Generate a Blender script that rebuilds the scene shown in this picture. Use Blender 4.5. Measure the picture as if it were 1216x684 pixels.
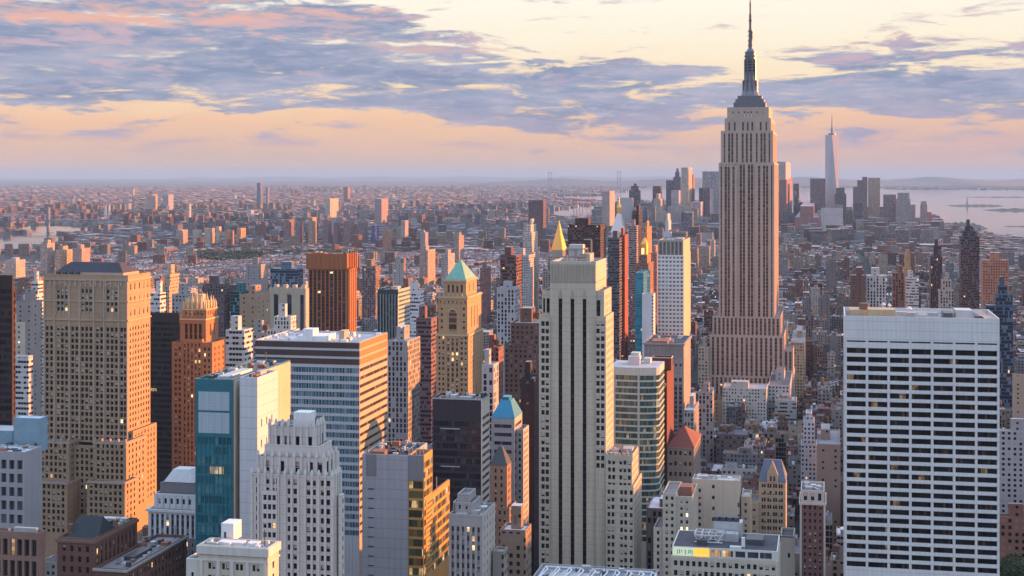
import bpy, math, random
import numpy as np
from math import radians as R, sin, cos, tan, pi, atan2, sqrt
from mathutils import Vector
from mathutils.bvhtree import BVHTree

for o in list(bpy.data.objects): bpy.data.objects.remove(o)
SC = bpy.context.scene
COL = SC.collection

# ------------------------------------------------------------------ camera
F, EY, CX, EYE = 1410.0, 207.5, 608.0, 260.0      # focal length and eye level in photo pixels, eye height in metres
cd = bpy.data.cameras.new('camera'); cam = bpy.data.objects.new('camera', cd); COL.objects.link(cam)
cam.location = (0, 0, EYE); cam.rotation_euler = (R(90), 0, 0)
cd.sensor_width = 36; cd.lens = 36 * F / 1216; cd.shift_y = -(342 - EY) / 1216
cd.clip_start = 1; cd.clip_end = 300000
SC.camera = cam

# ------------------------------------------------------------------ exposure and render settings
SC.view_settings.view_transform = 'Standard'; SC.view_settings.look = 'None'
SC.view_settings.exposure = 1.75; SC.view_settings.gamma = 1
SC.render.engine = 'CYCLES'
SC.cycles.max_bounces = 4; SC.cycles.diffuse_bounces = 1; SC.cycles.glossy_bounces = 2
SC.cycles.transmission_bounces = 2; SC.cycles.volume_bounces = 1; SC.cycles.use_denoising = True
SC.cycles.caustics_reflective = False; SC.cycles.caustics_refractive = False

def lin(r, g, b):
    f = lambda c: (c/255/12.92) if c < 10 else ((c/255 + .055)/1.055)**2.4
    return (f(r), f(g), f(b))

# ------------------------------------------------------------------ node helper
class Nd:
    """a float socket with arithmetic"""
    def __init__(s, nt, sock): s.nt, s.k = nt, sock
    def op(s, o, b=None, c=None):
        n = s.nt.nodes.new('ShaderNodeMath'); n.operation = o
        for i, v in enumerate((s, b, c)):
            if v is None: continue
            if isinstance(v, Nd): s.nt.links.new(v.k, n.inputs[i])
            else: n.inputs[i].default_value = v
        return Nd(s.nt, n.outputs[0])
    def __add__(s, b): return s.op('ADD', b)
    def __sub__(s, b): return s.op('SUBTRACT', b)
    def __mul__(s, b): return s.op('MULTIPLY', b)
    def __truediv__(s, b): return s.op('DIVIDE', b)
    def gt(s, b): return s.op('GREATER_THAN', b)
    def lt(s, b): return s.op('LESS_THAN', b)
    def fl(s): return s.op('FLOOR')
    def fr(s): return s.op('FRACT')
    def inv(s): return (s * -1.0) + 1.0
    def ss(s, a, b):
        n = s.nt.nodes.new('ShaderNodeMapRange'); n.interpolation_type = 'SMOOTHSTEP'
        s.nt.links.new(s.k, n.inputs[0])
        for i, v in ((1, a), (2, b)):
            if isinstance(v, Nd): s.nt.links.new(v.k, n.inputs[i])
            else: n.inputs[i].default_value = v
        return Nd(s.nt, n.outputs[0])
def comb(nt, x, y, z=0.0):
    n = nt.nodes.new('ShaderNodeCombineXYZ')
    for i, v in enumerate((x, y, z)):
        if isinstance(v, Nd): nt.links.new(v.k, n.inputs[i])
        else: n.inputs[i].default_value = v
    return n.outputs[0]
def sep(nt, sock):
    n = nt.nodes.new('ShaderNodeSeparateXYZ'); nt.links.new(sock, n.inputs[0])
    return [Nd(nt, n.outputs[i]) for i in range(3)]
def noise(nt, vec, scale=1.0, detail=4.0, rough=.5, dist=0.0):
    n = nt.nodes.new('ShaderNodeTexNoise'); nt.links.new(vec, n.inputs['Vector'])
    n.inputs['Scale'].default_value = scale; n.inputs['Detail'].default_value = detail
    n.inputs['Roughness'].default_value = rough; n.inputs['Distortion'].default_value = dist
    return Nd(nt, n.outputs[0])
def white(nt, vec):
    n = nt.nodes.new('ShaderNodeTexWhiteNoise'); n.noise_dimensions = '3D'; nt.links.new(vec, n.inputs[0])
    return Nd(nt, n.outputs['Value'])
def cmix(nt, fac, a, b, mode='MIX'):
    n = nt.nodes.new('ShaderNodeMix'); n.data_type = 'RGBA'; n.blend_type = mode
    for i, v in ((0, fac), (6, a), (7, b)):
        if isinstance(v, Nd): nt.links.new(v.k, n.inputs[i])
        elif isinstance(v, bpy.types.NodeSocket): nt.links.new(v, n.inputs[i])
        elif i == 0: n.inputs[0].default_value = v
        else: n.inputs[i].default_value = (*v, 1) if len(v) == 3 else v
    return n.outputs[2]
def tc(nt, name):
    n = nt.nodes.new('ShaderNodeTexCoord'); return n.outputs[name]

# ------------------------------------------------------------------ sun and sky
SUN_AZ, SUN_EL = R(24), R(5.0)                    # azimuth from +X towards +Y
sd = Vector((cos(SUN_EL)*cos(SUN_AZ), cos(SUN_EL)*sin(SUN_AZ), sin(SUN_EL)))
sl = bpy.data.lights.new('sun', 'SUN'); so = bpy.data.objects.new('sun', sl); COL.objects.link(so)
sl.energy = 4.4; sl.angle = R(.5); sl.color = (1.0, .33, .075)
so.rotation_euler = sd.to_track_quat('Z', 'Y').to_euler()

W = bpy.data.worlds.new('World'); SC.world = W; W.use_nodes = True
nt = W.node_tree; nt.nodes.clear()
out = nt.nodes.new('ShaderNodeOutputWorld'); bg = nt.nodes.new('ShaderNodeBackground')
SKY_STRENGTH = .05
bg.inputs[1].default_value = SKY_STRENGTH
nt.links.new(bg.outputs[0], out.inputs[0])
nis = nt.nodes.new('ShaderNodeTexSky'); nis.sky_type = 'NISHITA'; nis.sun_disc = False
nis.sun_elevation = SUN_EL; nis.sun_rotation = pi/2 - SUN_AZ; nis.altitude = 200
dx, dy, dz = sep(nt, tc(nt, 'Generated'))
az = dx.op('ARCTAN2', dy) * (180/pi)              # 0 ahead, positive to the west
el = dz.op('ARCSINE') * (180/pi)
def ramp(x, stops, gain):
    n = nt.nodes.new('ShaderNodeValToRGB'); nt.links.new(x.k, n.inputs[0])
    e = n.color_ramp.elements
    while len(e) < len(stops): e.new(.5)
    for q, (p, c) in zip(e, stops):
        q.position = p; q.color = tuple(min(1, v*gain) for v in lin(*c)) + (1,)
    return n.outputs[0]
K = .302/SKY_STRENGTH
def scale(sock, k):
    n = nt.nodes.new('ShaderNodeVectorMath'); n.operation = 'SCALE'; nt.links.new(sock, n.inputs[0])
    if isinstance(k, Nd): nt.links.new(k.k, n.inputs['Scale'])
    else: n.inputs['Scale'].default_value = k
    return n.outputs[0]
def vadd(a, b):
    n = nt.nodes.new('ShaderNodeVectorMath'); n.operation = 'ADD'; nt.links.new(a, n.inputs[0]); nt.links.new(b, n.inputs[1]); return n.outputs[0]
wob = noise(nt, comb(nt, az*.16, el*.55, 3.0), 1.0, 5, .55)
el_w = el + (wob - .5) * 1.8
low = ramp(el_w / 14.0, [(0, (208,184,172)), (.09, (228,190,170)), (.19, (246,200,164)), (.30, (253,226,188)), (.45, (255,244,220)), (.60, (255,249,232)), (1.0, (252,246,238))], 1.0)
rightpink = cmix(nt, az.ss(2, 26)*el.ss(4.0, 1.0)*.45, low, lin(206,170,180))
n1 = noise(nt, comb(nt, az*.075, el*.55, .0), 1.0, 8, .60, .45)
n2 = noise(nt, comb(nt, az*.24 + 7.0, el*1.35, 5.0), 1.0, 8, .62, .5)
n4 = noise(nt, comb(nt, az*.62 + 3.0, el*3.0, 11.0), 1.0, 7, .62, .4)
# broad bank of broken cloud: lower edge near 2.7 degrees, upper edge dropping to the west
topedge = (az.ss(-15, 2.0).inv()) * 5.2 + 5.15 + (n1 - .5)*3.4 + (n2 - .5)*2.6
lowshift = az.ss(-6, 4)*.75
bank = (el + lowshift + (n1 - .5)*2.6 + (n2 - .5)*2.2).ss(1.0, 4.4) * (((el - topedge)/1.7).ss(-.7, .9).inv())
dens = ((n1 - .5)*1.7 + (n2 - .5)*2.2 + (n4 - .5)*1.1 + bank*1.08 - .40).ss(.0, .58)
# detached streaks: west above the bank, and below its edge
wisp = ((n2 - .5)*2.6 + (n1 - .5)*1.4 + (n4 - .5)*.9 - .16).ss(0, .40) * el.ss(3.0, 5.0) * .80
thin = ((n1 - .5)*2.2 + (n2 - .5)*2.4 + az.ss(-2, 10)*.22 + .04).ss(0, .5) * el.ss(.6, 1.6) * (el.ss(4.2, 2.6)) * .60
# cloud colour: slate blue body, paler where thin, rose and apricot where high and sunward
n3 = noise(nt, comb(nt, az*.14 + 21.0, el*.9, 9.0), 1.0, 6, .6)
body = cmix(nt, n3.ss(.36, .66), lin(138,152,182), lin(174,178,200))
body = cmix(nt, n4.ss(.46, .70)*.6, body, lin(202,194,208))
edge = dens.ss(.75, .15)
body = cmix(nt, edge*.55, body, lin(244,208,186))
rose = ((n3 - .5)*1.6 + (n4 - .5)*.8 + (el - 6.4)*.07).ss(0, .30) * el.ss(5.0, 6.8)
body = cmix(nt, rose*.85, body, lin(242,184,164))
c1 = cmix(nt, dens, rightpink, body)
c2 = cmix(nt, thin, c1, lin(184,168,188))
c3 = cmix(nt, wisp, c2, lin(206,180,192))
# higher up (never in the frame) a bright pale veil added as fill light over Nishita blue
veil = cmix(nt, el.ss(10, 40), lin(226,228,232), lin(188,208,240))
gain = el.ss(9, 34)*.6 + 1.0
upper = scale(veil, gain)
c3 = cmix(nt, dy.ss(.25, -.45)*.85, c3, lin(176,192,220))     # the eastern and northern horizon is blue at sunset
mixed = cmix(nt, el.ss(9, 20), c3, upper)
mixed = cmix(nt, el.ss(-1.5, 0.0).inv(), mixed, lin(110,112,120))
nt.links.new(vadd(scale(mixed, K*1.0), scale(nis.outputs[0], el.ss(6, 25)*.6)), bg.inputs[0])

# ------------------------------------------------------------------ tagging
def tag(o, label=None, cat=None, group=None, kind=None):
    if label: o['label'] = label
    if cat: o['category'] = cat
    if group: o['group'] = group
    if kind: o['kind'] = kind
    return o

# ------------------------------------------------------------------ materials
MATS = {}
def newmat(name):
    m = bpy.data.materials.new(name); m.use_nodes = True
    nt = m.node_tree; return m, nt, nt.nodes['Principled BSDF']
def setc(nt, b, sock):
    nt.links.new(sock, b.inputs['Base Color'])
def wall(name, col, var=.22, rough=.88, streak=.22, course=0.0, panel=0.0):
    """masonry, concrete or panel wall: base colour with blotches, rain streaks and faint courses"""
    if name in MATS: return MATS[name]
    m, nt, b = newmat(name); ob = tc(nt, 'Object'); x, y, z = sep(nt, ob)
    big = noise(nt, ob, .07, 4, .6); fine = noise(nt, ob, 1.1, 3, .6)
    st = noise(nt, comb(nt, x*.9, y*.9, z*.035), 1.0, 3, .6)
    k = (big - .5)*var*2 + (fine - .5)*var + (st - .5)*streak*2 + 1.0
    if course: k = k * ((z/course).fr().lt(.1)*-.16 + 1.0)
    if panel: k = k * (((x*(cos(R(9.5)) + sin(R(14.8))) + y*(cos(R(14.8)) - sin(R(9.5))))/panel).fr().lt(.05)*-.22 + 1.0)
    setc(nt, b, cmix(nt, 1.0, col, comb(nt, k, k, k), 'MULTIPLY'))
    b.inputs['Roughness'].default_value = rough
    MATS[name] = m; return m
def metal(name, col, rough=.35, met=.8):
    if name in MATS: return MATS[name]
    m, nt, b = newmat(name); big = noise(nt, tc(nt, 'Object'), .3, 4, .6)
    k = (big - .5)*.5 + 1.0
    setc(nt, b, cmix(nt, 1.0, col, comb(nt, k, k, k), 'MULTIPLY'))
    b.inputs['Roughness'].default_value = rough; b.inputs['Metallic'].default_value = met
    MATS[name] = m; return m
def roofm(name, col):
    if name in MATS: return MATS[name]
    m, nt, b = newmat(name); ob = tc(nt, 'Object')
    big = noise(nt, ob, .12, 5, .65, .6); f = noise(nt, ob, .9, 3, .6)
    k = (big - .5)*1.1 + (f - .5)*.4 + 1.0
    setc(nt, b, cmix(nt, 1.0, col, comb(nt, k, k, k), 'MULTIPLY'))
    b.inputs['Roughness'].default_value = .9
    MATS[name] = m; return m
def rnd(nt):
    oi = nt.nodes.new('ShaderNodeObjectInfo'); g = nt.nodes.new('ShaderNodeNewGeometry')
    return (Nd(nt, oi.outputs['Random'])*7.31 + Nd(nt, g.outputs['Random Per Island'])).fr()
def glow(nt, b, fac, col, k):
    u_, v_, _ = sep(nt, tc(nt, 'UV')); t = rnd(nt); t2 = white(nt, comb(nt, t*33.0, (u_*.7).fl(), (v_*.7).fl()))
    nt.links.new(cmix(nt, t2, col, (1.0, .74, .42)), b.inputs['Emission Color'])
    nt.links.new((fac*k*(t2*.55 + .2)).k, b.inputs['Emission Strength'])
WARM = (1.0, .52, .14)
def pane(name='pane', dark=(.012,.013,.018), blind=(.55,.53,.50), pb=.34, frame=(.055,.055,.055), lit=.009, two=True, ltk=.9):
    """a sash window: dark glass, some with a blind part way down, a few lit"""
    if name in MATS: return MATS[name]
    m, nt, b = newmat(name); u, v, _ = sep(nt, tc(nt, 'UV'))
    r = rnd(nt); r2 = white(nt, comb(nt, r*91.7, r*13.1, 1.0)); r3 = white(nt, comb(nt, r*17.3, r*71.9, 4.0))
    bl = r.lt(pb) * v.gt(r2*.9 + .15)
    fr = ((u - .5).op('ABSOLUTE').gt(.43) + (v - .5).op('ABSOLUTE').gt(.45)).op('MINIMUM', 1.0)
    if two: fr = (fr + (v - .5).op('ABSOLUTE').lt(.03)).op('MINIMUM', 1.0)
    litm = r3.lt(lit)
    d = cmix(nt, r2, dark, tuple(c*2.6 for c in dark))
    c = cmix(nt, bl, d, blind); c = cmix(nt, fr, c, frame)
    setc(nt, b, c)
    nt.links.new(((bl + fr)*.5 + .08).k, b.inputs['Roughness']); b.inputs['Specular IOR Level'].default_value = .3
    glow(nt, b, litm * fr.inv() * (bl*-.3 + 1.0), WARM, ltk)
    MATS[name] = m; return m
def strip(name, fh, frac=.45, sp=(.2,.15,.13), dark=(.02,.02,.026), blind=(.4,.38,.35), pb=.3, lit=.02, pair=0, lt=.7):
    """a vertical run of windows: spandrel panel under each pane (uv in metres)"""
    if name in MATS: return MATS[name]
    m, nt, b = newmat(name); u, v, _ = sep(nt, tc(nt, 'UV'))
    fv = v/fh; cell = fv.fl(); f = fv.fr(); r = rnd(nt)
    cu = (u/pair).fl() if pair else u*0.0
    h = white(nt, comb(nt, r*57.0 + cu, cell, 2.0)); h2 = white(nt, comb(nt, r*31.0 + cu, cell, 8.0))
    isp = f.lt(frac)
    bl = h.lt(pb) * f.gt(h2*(1-frac) + frac)
    d = cmix(nt, h2, dark, tuple(c*2.4 for c in dark))
    c = cmix(nt, bl, d, blind); c = cmix(nt, isp, c, sp)
    if pair:
        bar = ((u/pair).fr() - .5).op('ABSOLUTE').gt(.42); c = cmix(nt, bar, c, tuple(x*.8 for x in sp))
    setc(nt, b, c)
    nt.links.new(((bl + isp).op('MINIMUM', 1.0)*.6 + .1).k, b.inputs['Roughness']); b.inputs['Specular IOR Level'].default_value = .3
    glow(nt, b, h.gt(1 - lit)*isp.inv(), WARM, lt)
    MATS[name] = m; return m
def band(name, mp=1.6, dark=(.02,.024,.03), blind=(.3,.3,.3), bar=(.25,.25,.26), pb=.25, lit=.02, barw=.07, lt=.6, room=4.0, rough=.07, spec=.35):
    """a ribbon of glass split by thin mullions (uv in metres)"""
    if name in MATS: return MATS[name]
    m, nt, b = newmat(name); u, v, _ = sep(nt, tc(nt, 'UV'))
    r = rnd(nt); cu = (u/mp).fl(); f = (u/mp).fr(); rm = (u/(mp*room) + r*5.0).fl()
    h = white(nt, comb(nt, r*57.0, cu, 2.0)); h2 = white(nt, comb(nt, r*23.0, rm, 6.0)); h3 = white(nt, comb(nt, r*43.0, rm, 16.0))
    isb = f.lt(barw)
    bl = h.lt(pb)
    d = cmix(nt, h2, dark, tuple(c*2.8 for c in dark))
    c = cmix(nt, bl*h3, d, blind); c = cmix(nt, isb, c, bar)
    setc(nt, b, c)
    nt.links.new((isb*.4 + rough).k, b.inputs['Roughness']); b.inputs['Specular IOR Level'].default_value = spec
    glow(nt, b, h3.lt(lit)*isb.inv()*(h*.6 + .4), WARM, lt)
    MATS[name] = m; return m

def fabric(name, pw, fh, fx0, fx1, fy0, fy1, dark=(.012,.013,.018), lit=.994):
    """wall of a city block: colour from the 'col' attribute, rows of windows from uv in metres"""
    if name in MATS: return MATS[name]
    m, nt, b = newmat(name); u, v, _ = sep(nt, tc(nt, 'UV'))
    at = nt.nodes.new('ShaderNodeAttribute'); at.attribute_name = 'col'
    seed = Nd(nt, at.outputs['Alpha'])
    oi = nt.nodes.new('ShaderNodeObjectInfo'); s2 = Nd(nt, oi.outputs['Random'])
    fu, fv = u/(seed*1.4 + pw), v/(seed*.5 + fh)
    h = white(nt, comb(nt, fu.fl(), fv.fl(), seed*77.0 + s2*13.0))
    a, c = fu.fr(), fv.fr()
    w = a.gt(fx0)*a.lt(fx1)*c.gt(fy0)*c.lt(fy1)*v.gt(1.0)
    bl = h.gt(.72)
    pos = tc(nt, 'Object'); k = (noise(nt, pos, .05, 4, .6) - .5)*.5 + 1.0
    base = cmix(nt, 1.0, at.outputs['Color'], comb(nt, k, k, k), 'MULTIPLY')
    wc = cmix(nt, bl, dark, cmix(nt, .35, base, (.30,.30,.32)))
    setc(nt, b, cmix(nt, w, base, wc))
    nt.links.new((w*-.72 + .88).k, b.inputs['Roughness'])
    glow(nt, b, w*h.gt(lit), WARM, .7)
    MATS[name] = m; return m
FAB = dict(punch=('city_wall_punched', 2.6, 3.2, .27, .74, .24, .74), band=('city_wall_banded', 1.5, 3.4, .06, .97, .36, .82),
           vert=('city_wall_piers', 2.2, 3.4, .34, .86, .10, .86), glass=('city_wall_glazed', 1.4, 3.6, .08, .96, .14, .93),
           plain=('city_wall_plain', 7.0, 3.6, .42, .60, .30, .66))
FAB = {k: fabric(*v) for k, v in FAB.items()}
def attrroof(name='city_roof'):
    if name in MATS: return MATS[name]
    m, nt, b = newmat(name)
    at = nt.nodes.new('ShaderNodeAttribute'); at.attribute_name = 'col'
    pos = tc(nt, 'Object'); k = (noise(nt, pos, .1, 5, .65, .5) - .5)*1.0 + (noise(nt, pos, .7, 2, .5) - .5)*.4 + 1.0
    setc(nt, b, cmix(nt, 1.0, at.outputs['Color'], comb(nt, k, k, k), 'MULTIPLY'))
    b.inputs['Roughness'].default_value = .9
    MATS[name] = m; return m
ROOF = attrroof()

# ------------------------------------------------------------------ geometry
UA, VA = R(9.5), R(14.8)
U = Vector((cos(UA), -sin(UA), 0)); V = Vector((sin(VA), cos(VA), 0)); Z = Vector((0, 0, 1))
def skew(p):                       # world xy -> street-grid coordinates
    det = U.x*V.y - U.y*V.x
    return ((p[0]*V.y - p[1]*V.x)/det, (U.x*p[1] - U.y*p[0])/det)
def zpx(y, D): return EYE - (y - EY)*D/F
def xpx(x, D): return (x - CX)*D/F
def gpt(x, y, z=0.0):              # where the line of sight through a photo pixel meets the ground
    D = (EYE - z)*F/(y - EY); return Vector(((x - CX)*D/F, D, z))

class MB:
    def __init__(s): s.v, s.f, s.uv, s.mi, s.col = [], [], [], [], []
    def quad(s, a, b, c, d, w=None, h=None, mi=0, col=None, uv=None):
        i = len(s.v); s.v += [tuple(a), tuple(b), tuple(c), tuple(d)]; s.f.append((i, i+1, i+2, i+3))
        if uv is None:
            w = (Vector(b)-Vector(a)).length if w is None else w; h = (Vector(d)-Vector(a)).length if h is None else h
            uv = [(0, 0), (w, 0), (w, h), (0, h)]
        s.uv.append(uv); s.mi.append(mi); s.col.append(col)
    def tri(s, a, b, c, mi=0, col=None):
        i = len(s.v); s.v += [tuple(a), tuple(b), tuple(c)]; s.f.append((i, i+1, i+2))
        s.uv.append([(0, 0), (1, 0), (.5, 1)]); s.mi.append(mi); s.col.append(col)
    def build(s, name, mats, parent=None, loc=(0, 0, 0), smooth=False):
        me = bpy.data.meshes.new(name); me.from_pydata(s.v, [], s.f)
        for m in (mats if isinstance(mats, (list, tuple)) else [mats]): me.materials.append(m)
        me.polygons.foreach_set('material_index', s.mi)
        ul = me.uv_layers.new(name='UVMap'); ul.data.foreach_set('uv', [c for f in s.uv for p in f for c in p])
        if any(c is not None for c in s.col):
            a = me.attributes.new('col', 'FLOAT_COLOR', 'FACE')
            a.data.foreach_set('color', [x for c in s.col for x in (c or (.3, .3, .3, .5))])
        if smooth: me.polygons.foreach_set('use_smooth', [True]*len(me.polygons))
        me.update()
        o = bpy.data.objects.new(name, me); COL.objects.link(o); o.location = loc
        if parent: o.parent = parent
        return o
    def prism(s, pts, z0, z1, mi=0, top=True, col=None, mt=None, ct=None, taper=None):
        """vertical prism over a counter-clockwise outline (list of xy Vectors); taper scales the top about its centre"""
        n = len(pts); c = sum((Vector((p[0], p[1], 0)) for p in pts), Vector())/n
        tp = [Vector((p[0], p[1], 0)) if taper is None else c + (Vector((p[0], p[1], 0)) - c)*taper for p in pts]
        u0 = 0
        for k in range(n):
            a, b = pts[k], pts[(k+1) % n]; ta, tb = tp[k], tp[(k+1) % n]
            L = sqrt((a[0]-b[0])**2 + (a[1]-b[1])**2)
            s.quad((a[0], a[1], z0), (b[0], b[1], z0), (tb[0], tb[1], z1), (ta[0], ta[1], z1), mi=mi, col=col,
                   uv=[(u0, 0), (u0+L, 0), (u0+L, z1-z0), (u0, z1-z0)]); u0 += L
        if top and (taper is None or taper > .01):
            i = len(s.v); s.v += [(p[0], p[1], z1) for p in tp]; s.f.append(tuple(range(i, i+n)))
            s.uv.append([(p[0], p[1]) for p in tp]); s.mi.append(mi if mt is None else mt); s.col.append(ct or col)
def circ(cx, cy, r, n=12, a0=0): return [Vector((cx + r*cos(a0 + 2*pi*k/n), cy + r*sin(a0 + 2*pi*k/n), 0)) for k in range(n)]
def rect(a0, a1, b0, b1, o=Vector((0, 0, 0))): return [o + U*a0 + V*b0, o + U*a1 + V*b0, o + U*a1 + V*b1, o + U*a0 + V*b1]

PROXY = []          # (owner index, outline world pts, z0, z1) for the visibility test
FOOT = []           # (a0, a1, b0, b1) of every building in street-grid coordinates
HEROES = []         # (short name, centre x px, y px)
THINGS = []
WMESH = {}

PANES_MAX = 100
class Bld:
    """one building: an Empty at its front-left base corner; local frame u (along the street), v (away), z"""
    def __init__(s, name, label, cat, xl, xr, D, xs=None, dep=None, group=None, z0=0, ref=None):
        Pr = Vector((xpx(xr, D), D, z0)); t = (xl - CX)/F
        w = (Pr.x - t*D)/(U.x - t*U.y); s.W = w; s.P = Pr - U*w; s.D = D; s.xl, s.xr = xl, xr
        s.e = bpy.data.objects.new(name, None); COL.objects.link(s.e); s.e.location = s.P; s.e.empty_display_size = 5
        tag(s.e, label, cat, group); s.name = name
        s.idx = len(THINGS); THINGS.append(s.e)
        s.mb = {}; s.wins = 0; s.stuffw = {}; s.bandn = 0; s.roof_o = None; s.sub = []; s.pieces = []; s.roofs = []; s.roofparts = []; s.foot = None; s.ztop = 0
        s.ref = ref
        if xs is not None: s.dep = s.b(xs)
        else: s.dep = dep
    def a(s, x, b=0):
        t = (x - CX)/F; P = s.P + V*b; return (t*P.y - P.x)/(U.x - t*U.y)
    def b(s, x, a=None, b=0):
        t = (x - CX)/F; P = s.P + U*(s.W if a is None else a) + V*b; return b + (P.x - t*P.y)/(t*V.y - V.x)
    def z(s, y, b=0, a=None):
        P = s.P + U*(s.W if a is None else a) + V*b; return zpx(y, P.y)
    def get(s, part, mat):
        k = (part, mat.name if not isinstance(mat, list) else tuple(m.name for m in mat))
        if k not in s.mb: s.mb[k] = (MB(), mat)
        return s.mb[k][0]
    def box(s, part, mat, a0, a1, b0, b1, z0, z1, top=True):
        mb = MB(); mb.prism(rect(a0, a1, b0, b1), z0, z1, top=top); s.pieces.append((part, mb, mat))
    def pris(s, part, mat, pts, z0, z1, taper=None):
        mb = MB(); mb.prism(pts, z0, z1, taper=taper); s.pieces.append((part, mb, mat))
    def bar(s, part, mat, p, q, t=.3):
        """thin square bar between two local points (a, b, z)"""
        P = U*p[0]+V*p[1]+Z*p[2]; Q = U*q[0]+V*q[1]+Z*q[2]; d = (Q-P); d.normalize()
        x = d.cross(Vector((.31, .17, .93))).normalized()*t; y = d.cross(x).normalized()*t; m = s.get(part, mat)
        c = [x+y, -x+y, -x-y, x-y]
        for k in range(4): m.quad(P+c[k], P+c[(k+1) % 4], Q+c[(k+1) % 4], Q+c[k])
    def pyramid(s, part, mat, a0, a1, b0, b1, z0, z1, fa=.5, fb=.5, ra=0.0, rb=0.0):
        """hipped roof: ridge / flat top half-extents ra, rb as fractions"""
        m = s.get(part, mat); B = rect(a0, a1, b0, b1)
        ca, cb = a0+(a1-a0)*fa, b0+(b1-b0)*fb; ha, hb = (a1-a0)*ra/2, (b1-b0)*rb/2
        T = rect(ca-ha, ca+ha, cb-hb, cb+hb)
        for k in range(4):
            m.quad(B[k]+Z*z0, B[(k+1) % 4]+Z*z0, T[(k+1) % 4]+Z*z1, T[k]+Z*z1)
        m.quad(T[0]+Z*z1, T[1]+Z*z1, T[2]+Z*z1, T[3]+Z*z1)
    def proxy(s, a0, a1, b0, b1, z0, z1):
        PROXY.append((s.idx, [p for p in rect(a0, a1, b0, b1, s.P)], z0, z1)); s.ztop = max(s.ztop, z1)
        A, B = skew(s.P); f = (A+a0, A+a1, B+b0, B+b1)
        FOOT.append(f)
    def face(s, part, mat, p, d, L, z0, z1, spec, zlow):
        m = s.get(part, mat); n = d.cross(Z).normalized(); H = z1 - z0
        pt = lambda x, z, k=0.0: p + d*x + Z*(z0 + z) - n*k
        sp = spec(L, H, zlow - z0) if spec else None
        if not sp or not sp['cols'] or not sp['rows']:
            m.quad(pt(0, 0), pt(L, 0), pt(L, H), pt(0, H)); return
        cols, rows, rd, kind, gl, nm = sp['cols'], sp['rows'], sp.get('rd', .35), sp['kind'], sp['glass'], sp.get('name', 'window')
        zz = 0
        for (r0, r1) in rows:
            if r0 > zz + 1e-4: m.quad(pt(0, zz), pt(L, zz), pt(L, r0), pt(0, r0))
            xx = 0
            for (c0, c1) in cols:
                if c0 > xx + 1e-4: m.quad(pt(xx, r0), pt(c0, r0), pt(c0, r1), pt(xx, r1))
                xx = c1
                m.quad(pt(c0, r0), pt(c0, r0, rd), pt(c0, r1, rd), pt(c0, r1))
                m.quad(pt(c1, r0, rd), pt(c1, r0), pt(c1, r1), pt(c1, r1, rd))
                m.quad(pt(c0, r0), pt(c1, r0), pt(c1, r0, rd), pt(c0, r0, rd))
                m.quad(pt(c0, r1, rd), pt(c1, r1, rd), pt(c1, r1), pt(c0, r1))
            if xx < L - 1e-4: m.quad(pt(xx, r0), pt(L, r0), pt(L, r1), pt(xx, r1))
            zz = r1
        if zz < H - 1e-4: m.quad(pt(0, zz), pt(L, zz), pt(L, H), pt(0, H))
        for (r0, r1) in reversed(rows):
            for (c0, c1) in cols:
                w, h = c1-c0, r1-r0
                uv = [(0, 0), (1, 0), (1, 1), (0, 1)] if kind == 'pane' else [(0, 0), (w, 0), (w, h), (0, h)]
                if s.wins < PANES_MAX:
                    key = (round(w, 2), round(h, 2), round(d.x, 2), gl.name, kind)
                    if key not in WMESH:
                        q = MB(); q.quad(Vector(), d*w, d*w + Z*h, Z*h, uv=uv); o = q.build(nm, gl, s.e); WMESH[key] = o.data
                    else:
                        o = bpy.data.objects.new(nm, WMESH[key]); COL.objects.link(o); o.parent = s.e
                    o.location = pt(c0, r0, rd); s.wins += 1
                else:
                    q = s.stuffw.setdefault((nm, gl.name), (MB(), gl))[0]
                    q.quad(pt(c0, r0, rd), pt(c1, r0, rd), pt(c1, r1, rd), pt(c0, r1, rd), uv=uv)
    def tier(s, a0, a1, b0, b1, z0, z1, front=None, right=None, left=None, mat=None, part='wall', roof=None, par=1.1, zlow=None, rightmat=None, back=None):
        zlow = z0 if zlow is None else zlow
        P = lambda a, b: U*a + V*b
        s.face(part, mat, P(a0, b0), U, a1-a0, z0, z1, front, zlow)
        s.face(part, rightmat or mat, P(a1, b0), V, b1-b0, z0, z1, right, zlow)
        s.face(part, mat, P(a1, b1), -U, a1-a0, z0, z1, back, zlow)
        s.face(part, mat, P(a0, b1), -V, b1-b0, z0, z1, left, zlow)
        t = .45; m = s.get(part, mat)
        if par > 0:
            O = rect(a0, a1, b0, b1); I = rect(a0+t, a1-t, b0+t, b1-t)
            for k in range(4):
                j = (k+1) % 4
                m.quad(O[k]+Z*z1, O[j]+Z*z1, I[j]+Z*z1, I[k]+Z*z1)
                m.quad(I[k]+Z*z1, I[j]+Z*z1, I[j]+Z*(z1-par), I[k]+Z*(z1-par))
            q = MB(); q.quad(*[p + Z*(z1-par) for p in I]); s.roofs.append((a0, a1, b0, b1, z1-par, q, roof or RGREY))
        else:
            O = rect(a0, a1, b0, b1); q = MB(); q.quad(*[p + Z*z1 for p in O]); s.roofs.append((a0, a1, b0, b1, z1, q, roof or RGREY))
        s.proxy(a0, a1, b0, b1, z0, z1)
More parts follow.
